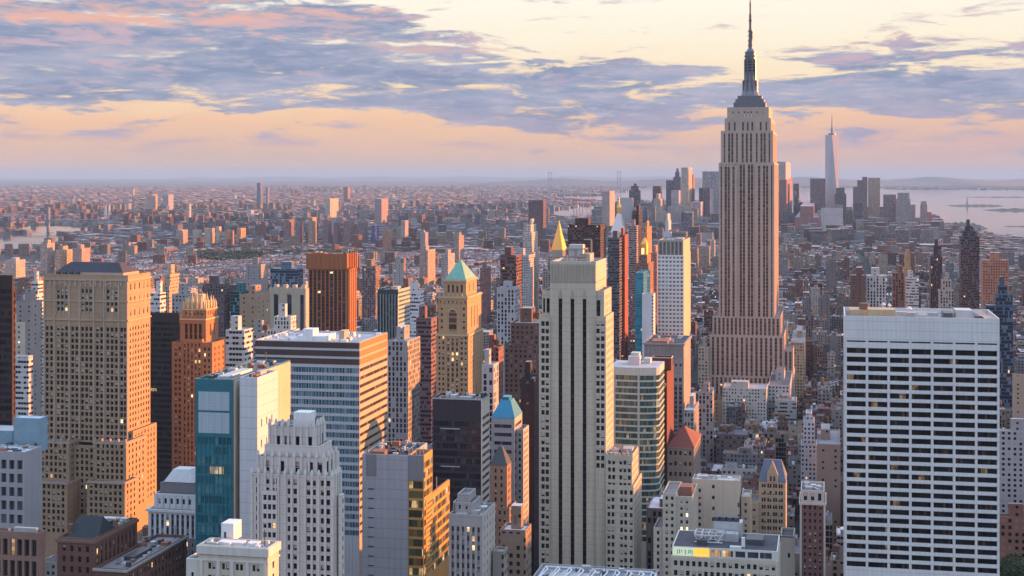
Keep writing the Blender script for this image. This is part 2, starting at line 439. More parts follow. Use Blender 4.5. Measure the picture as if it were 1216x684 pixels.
    def pt(s, xl, xr, xs, yt, yb=None, b0=0.0, dep=None, z0=0.0, mat=None, front=None, right=None, left=None, part='wall', roof=None, par=1.1, ylow=690, rightmat=None, back=None):
        """tier given in photo pixels; xs = right-hand end of the receding side (or dep in metres)"""
        a0, a1 = s.a(xl, b0), s.a(xr, b0)
        b1 = s.b(xs, a1, b0) if dep is None else b0 + dep
        z1 = s.z(yt, b0, a1)
        if yb is not None: z0 = s.z(yb, b0, a1)
        s.tier(a0, a1, b0, b1, z0, z1, front, right, left, mat, part, roof, par, s.z(ylow, b0, a1), rightmat, back)
        return a0, a1, b0, b1, z0, z1
    def ledge(s, part, mat, T, z, h=.8, out=.5, n=1):
        a0, a1, b0, b1 = T[:4]; m = MB(); s.pieces.append((part, m, mat))
        O = rect(a0-out, a1+out, b0-out, b1+out); I = rect(a0+.02, a1-.02, b0+.02, b1-.02)
        for k in range(4):
            j = (k+1) % 4
            m.quad(O[k]+Z*z, O[j]+Z*z, O[j]+Z*(z+h), O[k]+Z*(z+h))
            m.quad(O[k]+Z*(z+h), O[j]+Z*(z+h), I[j]+Z*(z+h), I[k]+Z*(z+h))
            m.quad(O[j]+Z*z, O[k]+Z*z, I[k]+Z*z, I[j]+Z*z)
    def clutter(s, T, seed=1, n=6, tank=0, tall=3.0, mats=None):
        """plant rooms, cooling units, ducts and tanks on a flat roof: sub-parts of the roof"""
        a0, a1, b0, b1, _, z1 = T; z = z1 - 1.1; rr = random.Random(seed); used = []; n = int(n*1.9) + 3
        mats = mats or [CONC, LMET, DMET, BRK]
        def spot(w, d):
            for _ in range(40):
                if a1-a0-w < 2.4 or b1-b0-d < 2.4: return None
                x, y = rr.uniform(a0+1.2, a1-1.2-w), rr.uniform(b0+1.2, b1-1.2-d)
                if all(x+w < q[0] or x > q[1] or y+d < q[2] or y > q[3] for q in used):
                    used.append((x-.3, x+w+.3, y-.3, y+d+.3)); return x, y
        for k in range(n):
            big = k == 0
            w, d = (rr.uniform(.25, .45)*(a1-a0), rr.uniform(.2, .4)*(b1-b0)) if big else (rr.uniform(.7, 3.6), rr.uniform(.7, 3.0))
            h = rr.uniform(.8, 1.2)*tall if big else rr.uniform(.8, 2.4)
            p = spot(w, d)
            if not p: continue
            mb = MB(); mb.prism(rect(p[0], p[0]+w, p[1], p[1]+d), z, z+h)
            nm = 'bulkhead' if big else rr.choice(['cooling_unit', 'vent_box', 'duct'])
            if not big and rr.random() < .35:
                mb = MB(); c = U*(p[0]+w/2)+V*(p[1]+d/2); r = min(w, d)/2; mb.prism(circ(c.x, c.y, r, 10), z, z+h*.8); nm = 'fan_housing'
            s.roofparts.append((nm, mb, rr.choice(mats)))
        for k in range(3):                                             # pipe runs and a whip aerial
            p = spot(.4, min(7, (b1-b0)*.5)) if k else spot(.4, .4)
            if not p: continue
            mb = MB()
            if k: mb.prism(rect(p[0], p[0]+.3, p[1], p[1]+min(7, (b1-b0)*.5)), z+.3, z+.6); nm = 'pipe'
            else: mb.prism(rect(p[0], p[0]+.22, p[1], p[1]+.22), z, z+rr.uniform(3, 6)); nm = 'aerial'
            s.roofparts.append((nm, mb, DMET if k == 0 else LMET))
        for k in range(tank):
            p = spot(3.6, 3.6)
            if p: s.tank(p[0]+1.8, p[1]+1.8, z)
    def tank(s, a, b, z, r=1.7, h=3.6, leg=2.2):
        c = U*a + V*b; mb = MB()
        for k in range(4):
            q = c + Vector((cos(k*pi/2+.7), sin(k*pi/2+.7), 0))*r*.8
            mb.prism(circ(q.x, q.y, .16, 4), z, z+leg)
        mb.prism(circ(c.x, c.y, r, 12), z+leg, z+leg+h)
        mb.prism(circ(c.x, c.y, r*1.08, 12), z+leg+h, z+leg+h+1.3, taper=.02)
        s.roofparts.append(('water_tank', mb, WOOD))
    def done(s):
        roof = None
        for (part, _), (mb, mat) in s.mb.items():
            o = mb.build(part, mat, s.e)
            if part == 'roof' and roof is None: roof = o
        for nm, mb, mat in s.pieces: mb.build(nm, mat, s.e)
        rl = [(q[:5], q[5].build('roof', q[6], s.e)) for q in s.roofs]
        for nm, mb, mat in s.roofparts:
            A, B = skew(sum((Vector(p) for p in mb.v), Vector())/len(mb.v)); zm = min(p[2] for p in mb.v)
            c = [(q[4], o) for q, o in rl if q[0] <= A <= q[1] and q[2] <= B <= q[3] and q[4] <= zm + .3]
            mb.build(nm, mat, max(c, key=lambda t: t[0])[1] if c else (roof or s.e))
        for (nm, _), (mb, gl) in s.stuffw.items(): tag(mb.build(nm, gl, s.e), kind='stuff')
        x = (s.xl+s.xr)/2; HEROES.append((s.ref or s.e['category'], x, EY + (EYE - s.ztop)*F/s.D, s.D))
        return s

# window layouts: each returns a function of (face length, face height, lowest visible height)
def panes(pitch=3.4, ww=1.5, fh=3.5, wh=1.9, m=1.2, grp=1, gap=.5, rd=.35, top=1.6, glass=None, n=None, skip=0, name='window'):
    def f(L, H, zl):
        g = glass or pane(); gw = grp*ww + (grp-1)*gap
        k = n or max(1, int((L - 2*m)/pitch))
        st = (L - 2*m)/k; cols = []
        for i in range(k):
            c = m + (i+.5)*st - gw/2
            cols += [(c + j*(ww+gap), c + j*(ww+gap) + ww) for j in range(grp)]
        rows = []; z = H - top - wh
        while z > max(.5, zl): rows.insert(0, (z, z+wh)); z -= fh
        return dict(cols=cols, rows=rows, rd=rd, kind='pane', glass=g, name=name)
    return f
def at(fracs, ww=1.4, fh=3.5, wh=1.9, rd=.35, top=1.6, glass=None, kind='pane', bot=0.0, name='window', one=False):
    """windows at given fractions of the face length; fracs items are centre or (centre, width)"""
    def f(L, H, zl):
        g = glass or pane(); cols = []
        for q in fracs:
            c, w = q if isinstance(q, tuple) else (q, ww); cols.append((c*L - w/2, c*L + w/2))
        if one: rows = [(bot, H - top)]
        else:
            rows = []; z = H - top - wh
            while z > max(.5, zl, bot): rows.insert(0, (z, z+wh)); z -= fh
        return dict(cols=cols, rows=rows, rd=rd, kind=kind, glass=g, name=name)
    return f
def strips(pitch=3.2, ww=1.6, glass=None, m=.8, top=1.5, bot=0.0, rd=.4, n=None, grp=1, gap=.6, name='window_strip'):
    def f(L, H, zl):
        k = n or max(1, int((L-2*m)/pitch)); st = (L-2*m)/k; gw = grp*ww + (grp-1)*gap; cols = []
        for i in range(k):
            c = m + (i+.5)*st - gw/2
            cols += [(c + j*(ww+gap), c + j*(ww+gap) + ww) for j in range(grp)]
        return dict(cols=cols, rows=[(bot, H-top)], rd=rd, kind='strip', glass=glass, name=name)
    return f
def bands(fh=3.8, wh=1.9, glass=None, m=.6, top=2.0, rd=.25, n=1, gap=.8, name='window_band'):
    def f(L, H, zl):
        st = (L - 2*m + gap)/n; cols = [(m + i*st, m + (i+1)*st - gap) for i in range(n)]
        rows = []; z = H - top - wh
        while z > max(.5, zl): rows.insert(0, (z, z+wh)); z -= fh
        return dict(cols=cols, rows=rows, rd=rd, kind='band', glass=glass, name=name)
    return f

RGREY = roofm('roof_grey', (.20, .20, .22)); RWHITE = roofm('roof_white', (.43, .44, .47)); RDARK = roofm('roof_dark', (.07, .07, .085)); RTAN = roofm('roof_tan', (.34, .30, .25))
CONC = wall('concrete', (.38, .38, .38)); LMET = metal('light_metal', (.55, .56, .58), .45, .5); DMET = metal('dark_metal', (.10, .11, .13), .45, .6)
BRK = wall('red_brick', (.27, .12, .085)); WOOD = wall('tank_wood', (.17, .11, .075)); WHT = wall('white_paint', (.72, .72, .73), .1)
STEEL = metal('steel_frame', (.22, .23, .25), .5, .5)

# ================================================================== NAMED BUILDINGS
def arch(s, part, mat, ac, r, z, b=-.12, t=.28, n=10):
    for k in range(n):
        p = (ac + r*cos(pi*k/n), b, z + r*sin(pi*k/n)); q = (ac + r*cos(pi*(k+1)/n), b, z + r*sin(pi*(k+1)/n))
        s.bar(part, mat, p, q, t)

# --- the great setback skyscraper with its mast
LIME = wall('limestone', (.44, .35, .295), .14); LIMED = wall('limestone_spandrel', (.26, .20, .185), .2)
def esb():
    s = Bld('skyscraper', 'tallest limestone skyscraper with ribbed shaft, stepped crown and antenna mast', 'skyscraper', 845, 928, 1240, dep=62, ref='tall limestone skyscraper')
    g = strip('skyscraper_strip', 3.7, .45, (.15, .095, .082), (.045, .032, .03), (.20, .15, .13), .3, .002)
    gl = dict(glass=g, rd=.5)
    # five-storey base and the low wings
    s.pt(838, 942, None, 448, mat=LIME, dep=70, b0=-6, front=strips(4.2, 2.2, top=2, **gl))
    s.pt(843, 931, 936, 399, mat=LIME, part='lower_tower', b0=0, front=strips(4.4, 2.4, top=2.5, n=15, **gl), right=strips(4.4, 2.4, top=2.5, **gl))
    s.pt(930, 942, None, 415, mat=LIME, part='lower_tower', b0=6, dep=30, front=strips(4.2, 2.2, top=2.5, **gl))
    s.pt(838, 845, None, 405, mat=LIME, part='lower_tower', b0=6, dep=30, front=strips(4.2, 2.2, top=2.5, **gl))
    # shaft: two bays forward of a recessed middle
    A = s.pt(846, 927, 931, 377, 399, mat=LIME, part='shaft', b0=4, front=strips(4.2, 2.3, top=1.6, n=16, **gl), right=strips(4.2, 2.3, top=1.6, **gl))
    s.pt(853.5, 919.5, 924.5, 193, 377, mat=LIME, part='shaft', b0=9, front=at([(.045, 1.5), (.135, 2.2), (.185, 2.2), (.265, 2.2), (.315, 2.2), (.40, 2.4), (.455, 2.4), (.545, 2.4), (.60, 2.4), (.685, 2.2), (.735, 2.2), (.815, 2.2), (.865, 2.2), (.955, 1.5)], glass=g, kind='strip', one=True, top=2.0, name='window_strip'),
         right=strips(4.4, 2.2, top=2, **gl))
    for (x0, x1) in ((853.5, 875.5), (897, 919.5)):       # corner bays stand forward
        s.pt(x0, x1, None, 196 if x0 < 880 else 195, 377, mat=LIME, part='shaft', b0=7.4, dep=1.5, par=0, front=at([(.14, 1.5), (.38, 2.3), (.54, 2.3), (.80, 2.3)] if x0 < 880 else [(.2, 2.3), (.46, 2.3), (.62, 2.3), (.86, 1.5)], glass=g, kind='strip', one=True, top=1.6, name='window_strip'))
    s.pt(856, 918, 922.5, 155, 193, mat=LIME, part='crown', b0=11, front=at([(.07, 1.5), (.16, 2.1), (.22, 2.1), (.31, 1.6), (.42, 2.0), (.5, 2.0), (.58, 2.0), (.69, 1.6), (.78, 2.1), (.84, 2.1), (.93, 1.5)], glass=g, kind='strip', one=True, top=2.5, name='window_strip'), right=strips(4.4, 2, top=3, **gl))
    s.pt(860.5, 915.5, 920, 140, 155, mat=LIME, part='crown', b0=13, front=at([(.10, 1.6), (.22, 1.8), (.40, 1.9), (.5, 1.9), (.60, 1.9), (.78, 1.8), (.90, 1.6)], glass=g, kind='strip', one=True, top=4, name='window_strip'), right=strips(4.6, 1.8, top=4, **gl))
    T = s.pt(863.5, 913, 917, 127, 140, mat=LIME, part='crown', b0=14.5, front=at([(.14, 1.2), (.28, 1.2), (.42, 1.2), (.5, 1.2), (.58, 1.2), (.72, 1.2), (.86, 1.2)], fh=40, wh=2.0, top=4.5, glass=pane()), right=at([.3, .7], fh=40, wh=2, top=4.5))
    for fx in (.42, .5, .58):                                          # pale fins over the middle strips
        a = T[0] + (T[1]-T[0])*fx; s.box('fin', LMET, a-.5, a+.5, T[2]-.8, T[2]-.02, T[5]-13, T[5]-7)
    ca = (T[0]+T[1])/2; cb = (T[2]+T[3])/2
    D = s.D + cb*cos(VA); zz = lambda y: zpx(y, D); w = lambda px: px*D/F
    MG = metal('mast_metal', (.15, .16, .19), .4, .6); MD = strip('mast_glass', 3.2, .35, (.16, .16, .19), (.03, .03, .04), pb=.1, lit=.0)
    for (px, y0, y1) in ((37, 127.5, 122), (33, 122, 118), (28, 118, 114)):
        h = w(px)/2; s.box('mast_base', MG, ca-h, ca+h, cb-h*.9, cb+h*.9, zz(y0), zz(y1))
    c = s.P*0 + U*ca + V*cb
    m = s.get('mast', MG)
    for (r0, r1, y0, y1) in ((11.5, 9.2, 114, 108), (9.2, 7.6, 108, 98), (7.6, 6.9, 98, 88)):
        m.prism(circ(c.x, c.y, w(r0), 12, .26), zz(y0), zz(y1), taper=r1/r0)
    m.prism(circ(c.x, c.y, w(6.3), 16), zz(88), zz(67))
    for k in range(8):                                                 # winged buttresses up the mast
        an = k*pi/4 + .1; d = Vector((cos(an), sin(an), 0)); n2 = Vector((-sin(an), cos(an), 0))*.6
        for (r0, r1, y0, y1) in ((9.5, 7.4, 112, 95), (7.4, 6.7, 95, 70)):
            p = [c + d*w(5.0) - n2, c + d*w(r0) - n2, c + d*w(r0) + n2, c + d*w(5.0) + n2]
            m.prism(p, zz(y0), zz(y1), taper=None)
    g2 = s.get('mast_glazing', MD); g2.prism(circ(c.x, c.y, w(6.45), 16, .1), zz(86), zz(70))
    m.prism(circ(c.x, c.y, w(7.2), 16), zz(67), zz(65.5)); m.prism(circ(c.x, c.y, w(6.2), 16), zz(65.5), zz(62))
    m.prism(circ(c.x, c.y, w(6.6), 16), zz(62), zz(61)); m.prism(circ(c.x, c.y, w(5.2), 16), zz(61), zz(57), taper=.55)
    an = s.get('antenna', metal('antenna_metal', (.16, .15, .17), .5, .5))
    for (r, y0, y1) in ((2.3, 58, 46), (1.9, 46, 34), (1.5, 34, 16), (1.0, 16, 2), (.55, 2, -14), (.3, -14, -30)):
        an.prism(circ(c.x, c.y, w(r), 8), zz(y0), zz(y1))
    for y in (54, 48, 42, 37, 24):
        an.prism(circ(c.x, c.y, w(2.9 if y != 24 else 2.2), 8), zz(y), zz(y-1.1))
    an.prism(circ(c.x + w(2.4), c.y, w(.8), 6), zz(46), zz(36))
    s.proxy(ca-6, ca+6, cb-6, cb+6, zz(114), zz(20))
    return s.done()
esb()

# --- white gridded slab on the right
def grid_slab():
    s = Bld('office_tower', 'white concrete grid office slab with wide dark window bays, nearest on the right', 'office tower', 1003, 1187, 520, xs=1173.5, ref='white gridded office slab')
    m = wall('white_travertine', (.66, .66, .66), .10, streak=.16, course=3.97, panel=2.2)
    g = band('slab_glass', 1.05, (.010, .009, .011), (.10, .06, .04), (.02, .02, .02), .12, .03, .07, .12, room=2.6, rough=.3, spec=.08)
    bf = bands(3.97, 2.42, g, m=.95, top=14.2, rd=.7, n=7, gap=1.05)
    def f(L, H, zl):
        d = bf(L, H, zl); d['rows'].append((H - 11.6, H - 10.9)); return d
    T = s.pt(1003, 1187, 1173.5, 378.5, mat=m, front=f, right=f, left=f, roof=roofm('roof_slab', (.30, .29, .27)), par=2.4)
    a0, a1, b0, b1, _, z1 = T; zr = z1 - 2.4
    rp = s.roofparts
    def rb(nm, mat, x0, x1, y0, y1, h):
        mb = MB(); mb.prism(rect(a0+(a1-a0)*x0, a0+(a1-a0)*x1, b0+(b1-b0)*y0, b0+(b1-b0)*y1), zr, zr+h); rp.append((nm, mb, mat))
    TANW = wall('tan_plant_wall', (.48, .37, .24))
    rb('bulkhead', TANW, .16, .34, .30, .55, 4.2); rb('plant_room', TANW, .04, .16, .62, .9, 2.6)
    rb('cooling_unit', LMET, .74, .85, .35, .62, 4.4); rb('cooling_unit', DMET, .66, .72, .3, .6, 3.2)
    rb('duct', LMET, .36, .64, .72, .78, 1.6); rb('vent_box', CONC, .42, .47, .3, .42, 3.0); rb('vent_box', LMET, .5, .56, .45, .52, 1.8)
    rb('hatch', DMET, .87, .92, .3, .45, 2.0)
    for fx, r, h in ((.445, 1.3, 3.6), (.27, 1.0, 5.2), (.31, .9, 4.8)):
        c = U*(a0+(a1-a0)*fx) + V*(b0+(b1-b0)*.6); mb = MB(); mb.prism(circ(c.x, c.y, .25, 6), zr, zr+h); mb.prism(circ(c.x, c.y, r, 10), zr+h, zr+h+1.1, taper=.4); rp.append(('dish', mb, WHT))
    c = U*(a0+(a1-a0)*.14)+V*(b0+(b1-b0)*.7); mb = MB(); mb.prism(circ(c.x, c.y, 2.3, 12), zr, zr+5.5); rp.append(('water_tank', mb, WOOD))
    for k in range(3):                                               # window-washing rails at the back right corner
        fx = .93 + k*.022; s.bar('roof_rail', LMET, (a0+(a1-a0)*fx, b0+3, z1-.4), (a0+(a1-a0)*(fx-.05), b1-2, z1-.4), .22)
    return s.done()
grid_slab()

# --- cream tower with three dark slots
def slot_tower():
    s = Bld('office_tower', 'slender cream brick setback tower with three long dark vertical slots', 'office tower', 640, 720, 600, xs=728, ref='cream tower with dark slots')
    m = wall('cream_brick', (.49, .445, .36), .12, course=3.6); m2 = wall('buff_crown', (.36, .33, .27), .16)
    slot = strip('slot_glass', 3.6, .3, (.022, .02, .026), (.012, .011, .015), (.03, .03, .03), .1, .0)
    p = pane()
    # centre shaft
    def cen(L, H, zl):
        c = [(x*L-.95, x*L+.95) for x in (.23, .492, .755)]
        return dict(cols=c, rows=[(0, H - 19.0)], rd=.9, kind='strip', glass=slot, name='window_slot')
    C = s.pt(653, 707.5, 720, 311, mat=m, front=cen, b0=1.5, right=at([.25, .5, .75], 1.2, 3.6, 1.9, top=14), ylow=430, par=1.6)
    s.ledge('cornice', m2, C, C[5]-10.6, .5, .25)
    for k in range(15):                                              # fluted panels of the crown
        a = C[0] + (C[1]-C[0])*(k+.5)/15; s.box('crown_fluting', m2, a-.55, a+.55, C[2]-.28, C[2]-.01, C[5]-9.8, C[5]-1.4)
    for x in (.23, .492, .755):
        a = C[0]+(C[1]-C[0])*x; z = C[5]-19.0
        s.pris('slot_head', m2, rect(a-1.0, a+1.0, C[2]-.35, C[2]-.01), z+.2, z+4.5, taper=.35)
    # shoulders
    s.pt(643.5, 653, None, 345, mat=m, dep=17, b0=3, front=at([(.28, 1.0), (.78, 1.6)], fh=9.2, wh=7.4, top=4, kind='strip', glass=slot, bot=60), ylow=376)
    s.pt(707.5, 717.5, 726, 345, mat=m, b0=3, front=at([(.32, 1.8)], fh=40, wh=14, top=5, kind='strip', glass=slot, bot=60), right=at([.25, .5, .75], 1.2, 3.6, 1.9, top=3), ylow=430)
    s.pt(640, 653, None, 376, mat=m, dep=22, b0=.4, front=at([.37, .76], 1.7, 3.78, 2.4, top=2.4, glass=p))
    s.pt(707.5, 719.5, 728.5, 376, mat=m, b0=.4, front=at([.22, .68], 1.7, 3.78, 2.4, top=2.4, glass=p), right=panes(3.4, 1.3, 3.78, 2.0, top=2.4), ylow=560)
    # lower wings to the right
    A = s.pt(719.5, 750.5, 758, 541, mat=m, part='wing', b0=-1.0, front=at([.14, .30, .57, .73, .90], 1.4, 3.78, 2.2, top=2.6), right=panes(3.2, 1.4, 3.78, 2.0), ylow=580)
    s.pt(719.8, 752.5, 762, 577, mat=m, part='wing', b0=-2.4, front=at([.10, .25, .56, .71, .91], 1.4, 3.78, 2.2, top=2.4), right=panes(3.2, 1.4, 3.78, 2.0), ylow=680)
    s.clutter(A, 5, 5, 0, 2.0)
    for k in range(7): a = A[0]+(A[1]-A[0])*k/6; s.box('finial', m, a-.4, a+.4, A[2]-.15, A[2]+.6, A[5]-3, A[5]+1.2)
    # open steel frame and tank on the roof
    z = C[5]-1.2; x0, x1 = C[0]+(C[1]-C[0])*.33, C[0]+(C[1]-C[0])*.74; b0, b1 = C[2]+3, C[2]+10
    FRM = metal('rooftop_frame', (.36, .30, .24), .6, .3)
    for a in (x0, (x0+x1)/2, x1):
        for b in (b0, b1): s.bar('roof_frame', FRM, (a, b, z), (a, b, z+7.5), .28)
    for zz in (3.6, 7.5):
        for b in (b0, b1): s.bar('roof_frame', FRM, (x0, b, z+zz), (x1, b, z+zz), .25)
        for a in (x0, x1): s.bar('roof_frame', FRM, (a, b0, z+zz), (a, b1, z+zz), .25)
    mb = MB(); mb.prism(rect(x0+1.2, x1-1.2, b0+1, b1-1), z+3.8, z+9.6); s.roofparts.append(('cooling_tower', mb, LMET))
    mb = MB(); mb.prism(rect(x1-3.0, x1+2.4, b0+1, b1+4), z, z+5); s.roofparts.append(('bulkhead', mb, m))
    s.bar('roof_frame', FRM, (x1+2, b1, z), (x1+2, b1, z+12), .35); s.bar('roof_frame', FRM, (x1-2, b1, z+12), (x1+2, b1, z+12), .3)
    for k, dx in enumerate((-.3, .02)): s.bar('railing', LMET, (C[0]+.5, C[2]+.4+k*.1, z+1.4+k), (C[1]-.5, C[2]+.4+k*.1, z+1.4+k), .1)
    return s.done()
slot_tower()

# --- broad tan tower with gothic top, left
def gothic_block():
    s = Bld('office_tower', 'broad tan brick tower with pointed arch windows and dark hipped roof, left', 'office tower', 52, 152, 680, xs=178.5, ref='broad tan tower with hipped roof')
    m = wall('tan_brick', (.40, .268, .172), .2, course=3.6); m2 = wall('tan_stone', (.45, .345, .26), .14)
    sp = dict(ww=1.7, fh=3.5, wh=2.35)
    cols = [.04, .092, .172, .222, .272, .345, .395, .462, .512, .562, .638, .688, .762, .812, .862, .925, .968]
    rc = [.10, .22, .34, .46, .58, .70, .82, .92]
    g = strip('arched_glass', 3.5, .4, (.40, .36, .31), (.02, .02, .025), (.5, .48, .45), .45, .03)
    def top(L, H, zl):
        c = []
        for f in (.222, .512, .812):
            for d in (-.047, 0, .047): c.append(((f+d)*L-.8, (f+d)*L+.8))
        return dict(cols=c, rows=[(6.0, H-8.0)], rd=.5, kind='strip', glass=g, name='arched_window')
    S = s.pt(52, 152, 178.5, 386, 527, mat=m, front=at(cols, **sp), right=at(rc, 1.2, 3.5, 2.0), ylow=530, par=0)
    C = s.pt(52, 152, 178.5, 327, 386, mat=m, part='crown', front=top, right=at([.12, .3, .5, .7, .88], 1.1, 7.5, 3.6, top=5), par=1.4)
    for f in (.222, .512, .812):
        a = (C[1]-C[0])*f; arch(s, 'arch', m2, a, 3.9, C[5]-8.4); 
        for sg in (-1, 1): s.box('arch', m2, a+sg*3.9-.3, a+sg*3.9+.3, -.3, -.02, C[4]+5.5, C[5]-8.4)
    for zt, h, o in ((C[5]-3.4, .9, .55), (C[5]-15.5, .7, .4), (C[4]+2, .8, .5)): s.ledge('cornice', m2, C, zt, h, o)
    for f in (.0, .13, .31, .43, .60, .72, .895, 1.0):              # slim piers up the front
        a = (C[1]-C[0])*f; a = min(max(a, .5), C[1]-.5); s.box('pier', m2, a-.42, a+.42, -.5, -.01, S[4], C[5]-3.5)
    for k in range(17): a = C[0]+1+(C[1]-C[0]-2)*k/16; s.box('corbel', m2, a-.45, a+.45, -.5, -.02, C[5]-6.8, C[5]-3.6)
    HR = wall('slate_hip_roof', (.055, .055, .075)); w = C[1]
    s.pyramid('hip_roof', HR, 4.5, w-5.5, 4, C[3]-4, C[5]+1.0, C[5]+6.5, .5, .5, .72, .25)
    s.box('roof_base', m2, 4, w-5, 3.5, C[3]-3.5, C[5]-1.3, C[5]+.98)
    for k in range(4): s.box('roof_vent', DMET, 7+k*4, 9+k*4, 1, 2.6, C[5]-1.2, C[5]+1.6)
    # wings in front
    wd = dict(ww=1.4, fh=3.5, wh=2.0)
    for (x0, x1, yt, b0, dp) in ((45, 82, 524, -9, 20), (111, 150, 525, -9, 20)):
        T = s.pt(x0, x1, None, yt, mat=m, part='wing', dep=dp, b0=b0, front=panes(2.7, 1.6, 3.5, 2.25, m=1.4), right=panes(3, 1.3, 3.5, 2.0), ylow=610)
        s.ledge('cornice', m2, T, T[5]-1.6, .8, .4)
        for f in (0.03, .25, .5, .75, .97): a = T[0]+(T[1]-T[0])*f; s.box('finial', m2, a-.5, a+.5, b0-.3, b0+.7, T[5]-4, T[5]+1.5)
    s.pt(150, 158, 186, 512, mat=m, part='wing', b0=1.5, front=panes(2.7, 1.6, 3.5, 2.25, m=.8), right=panes(3, 1.2, 3.5, 2.0), ylow=600)
    T = s.pt(36, 80, None, 573, mat=m, part='base', b0=-16, dep=20, front=panes(2.7, 1.6, 3.5, 2.25), ylow=640); s.ledge('cornice', m2, T, T[5]-1.2, .7, .4)
    T = s.pt(103, 148, 163, 573, mat=m, part='base', b0=-16, front=panes(2.7, 1.6, 3.5, 2.25), right=panes(2.9, 1.3, 3.5, 2.0), ylow=640); s.ledge('cornice', m2, T, T[5]-1.2, .7, .4)
    s.pt(70, 125, None, 530, mat=m, part='base', b0=-5, dep=14, front=panes(2.7, 1.6, 3.5, 2.25), ylow=640)
    return s.done()
gothic_block()

def dark_slab():
    s = Bld('office_tower', 'black brown slab squeezed between hipped tan tower and fin-crowned brick tower', 'office tower', 170, 213, 790, xs=216, ref='black brown slab')
    m = wall('black_brown_panel', (.04, .034, .034), .14); g = band('black_brown_glass', 1.5, (.014, .013, .016), (.09, .06, .05), (.03, .03, .03), .2, .02, .12, .4, rough=.2)
    T = s.pt(170, 213, 216, 372, mat=m, front=bands(3.7, 2.0, g, m=.5, top=6), ylow=560, roof=RGREY); s.clutter(T, 6, 5, 0, 2.6); return s.done()
dark_slab()
# --- brown brick tower with crown of gold-tipped fins
def fin_crown():
    s = Bld('office_tower', 'orange brown brick tower with crown of pale pointed fins', 'office tower', 204, 252, 720, xs=268, ref='fin-crowned brick tower')
    m = wall('orange_brick', (.36, .17, .085), .2, course=3.5); m2 = wall('pale_terracotta', (.58, .45, .27), .12)
    g = strip('brick_strip', 3.5, .45, (.27, .12, .06), (.03, .025, .025), (.5, .4, .3), .35, .03)
    s.pt(204, 243, None, 407, mat=m, dep=26, b0=4, front=at([(.12, 1.3), (.24, 1.3)], 1.3, 3.5, 2, top=3), ylow=560)
    s.pt(216, 240, None, 403, mat=m, dep=20, b0=2, front=strips(2.3, 1.25, g, m=.6, top=2.5), ylow=560)
    s.pt(239.5, 252, 268, 407, mat=m, b0=1, front=at([.3, .7], 1.2, 3.5, 2, top=3), right=at([.2, .5, .8], 1.2, 3.5, 2.0, top=3), ylow=480)
    S = s.pt(214, 244.5, 259.5, 378, mat=m, part='shaft', b0=5, front=at([(.24, 1.9), (.42, 1.9), (.60, 1.9), (.78, 1.9)], kind='strip', glass=strip('loggia_glass', 9, .1, (.2, .09, .05), (.03, .02, .02), pb=0, lit=0), one=True, top=3.5, bot=0, rd=1.0, name='loggia'), right=at([.35, .65], 1.2, 30, 7, top=4), ylow=400)
    T = s.pt(216.5, 245, 258, 367, 378, mat=m, part='crown', b0=6, front=panes(2.3, .9, 9, 2.2, top=1.6), right=panes(2.5, .9, 9, 2.2, top=1.6))
    s.ledge('cornice', m2, S, S[5]-1.2, .8, .3); s.ledge('cornice', m2, T, T[5]-.8, .6, .25)
    a0, a1, b0, b1, _, z1 = T
    k0 = s.get('crown_fin', m2)
    def fin(a, b, h, w=.5): k0.prism(rect(a-w, a+w, b-w, b+w), z1-4.5, z1+h*.55); k0.prism(rect(a-w*.8, a+w*.8, b-w*.8, b+w*.8), z1+h*.55, z1+h, taper=.15)
    for k in range(6):
        f = k/5; h = 5.5 + 4.2*sin(pi*f); fin(a0+.7+(a1-a0-1.4)*f, b0+.5, h)
        fin(a0+.7+(a1-a0-1.4)*f, b1-.7, h*.95)
    for k in range(1, 4): fin(a1-.7, b0+(b1-b0)*k/4, 7.5); fin(a0+.7, b0+(b1-b0)*k/4, 7.0)
    c = s.get('crown_core', m2); c.prism(rect(a0+3, a1-3, b0+3, b1-3), z1-1, z1+4.4); c.prism(rect(a0+5, a1-5, b0+5, b1-5), z1+4.4, z1+8.4)
    return s.done()
fin_crown()

# --- teal glass tower with white slab
def teal_tower():
    s = Bld('office_tower', 'blue green glass tower joined to a blank white concrete slab', 'office tower', 232, 276.5, 470, xs=279, ref='teal glass tower')
    gl = band('teal_glass', 1.5, (.015, .075, .095), (.12, .26, .28), (.04, .22, .27), .35, .012, .10, .3)
    fr = metal('teal_panel', (.04, .17, .215), .3, .1); wt = wall('white_panel', (.56, .57, .61), .10, streak=.14, course=4.2, panel=2.6); pale = wall('pale_louvre', (.36, .45, .51), .08, course=1.2, panel=3.0)
    T = s.pt(232, 276.5, None, 451, mat=fr, dep=52, b0=0, front=bands(3.9, 2.9, gl, m=.7, top=23.0, rd=.25), right=None, roof=RGREY, ylow=650)
    s.box('louvre_panel', pale, T[0]+1.4, T[1]-1.4, -.18, -.01, T[5]-12.4, T[5]-5)
    s.box('louvre_panel', pale, T[0]+1.4, T[1]-1.4, -.14, -.02, T[5]-21.4, T[5]-13.2)
    for k in range(9): a = T[0]+.5+(T[1]-T[0]-1)*k/8; s.box('mullion', fr, a-.09, a+.09, -.16, -.005, 40, T[5]-23)
    s.pt(276.6, 279.5, None, 452, mat=wall('sunlit_tint_panel', (.52, .44, .33)), dep=50, b0=.6)  # narrow sunlit face drawn as a warm strip, sunlight in its colour
    s.pt(279.6, 284.5, None, 449.5, mat=fr, dep=46, b0=5)
    Q = s.pt(284.6, 305.5, 330, 448.5, mat=wt, part='slab', b0=.3, right=at([.2, .45, .7], .9, 8.2, 3.0, top=17, rd=.3), roof=RGREY, ylow=600, par=1.6)
    s.clutter(T, 8, 9, 0, 2.0); s.clutter(Q, 3, 5, 0, 2.4)
    return s.done()
teal_tower()

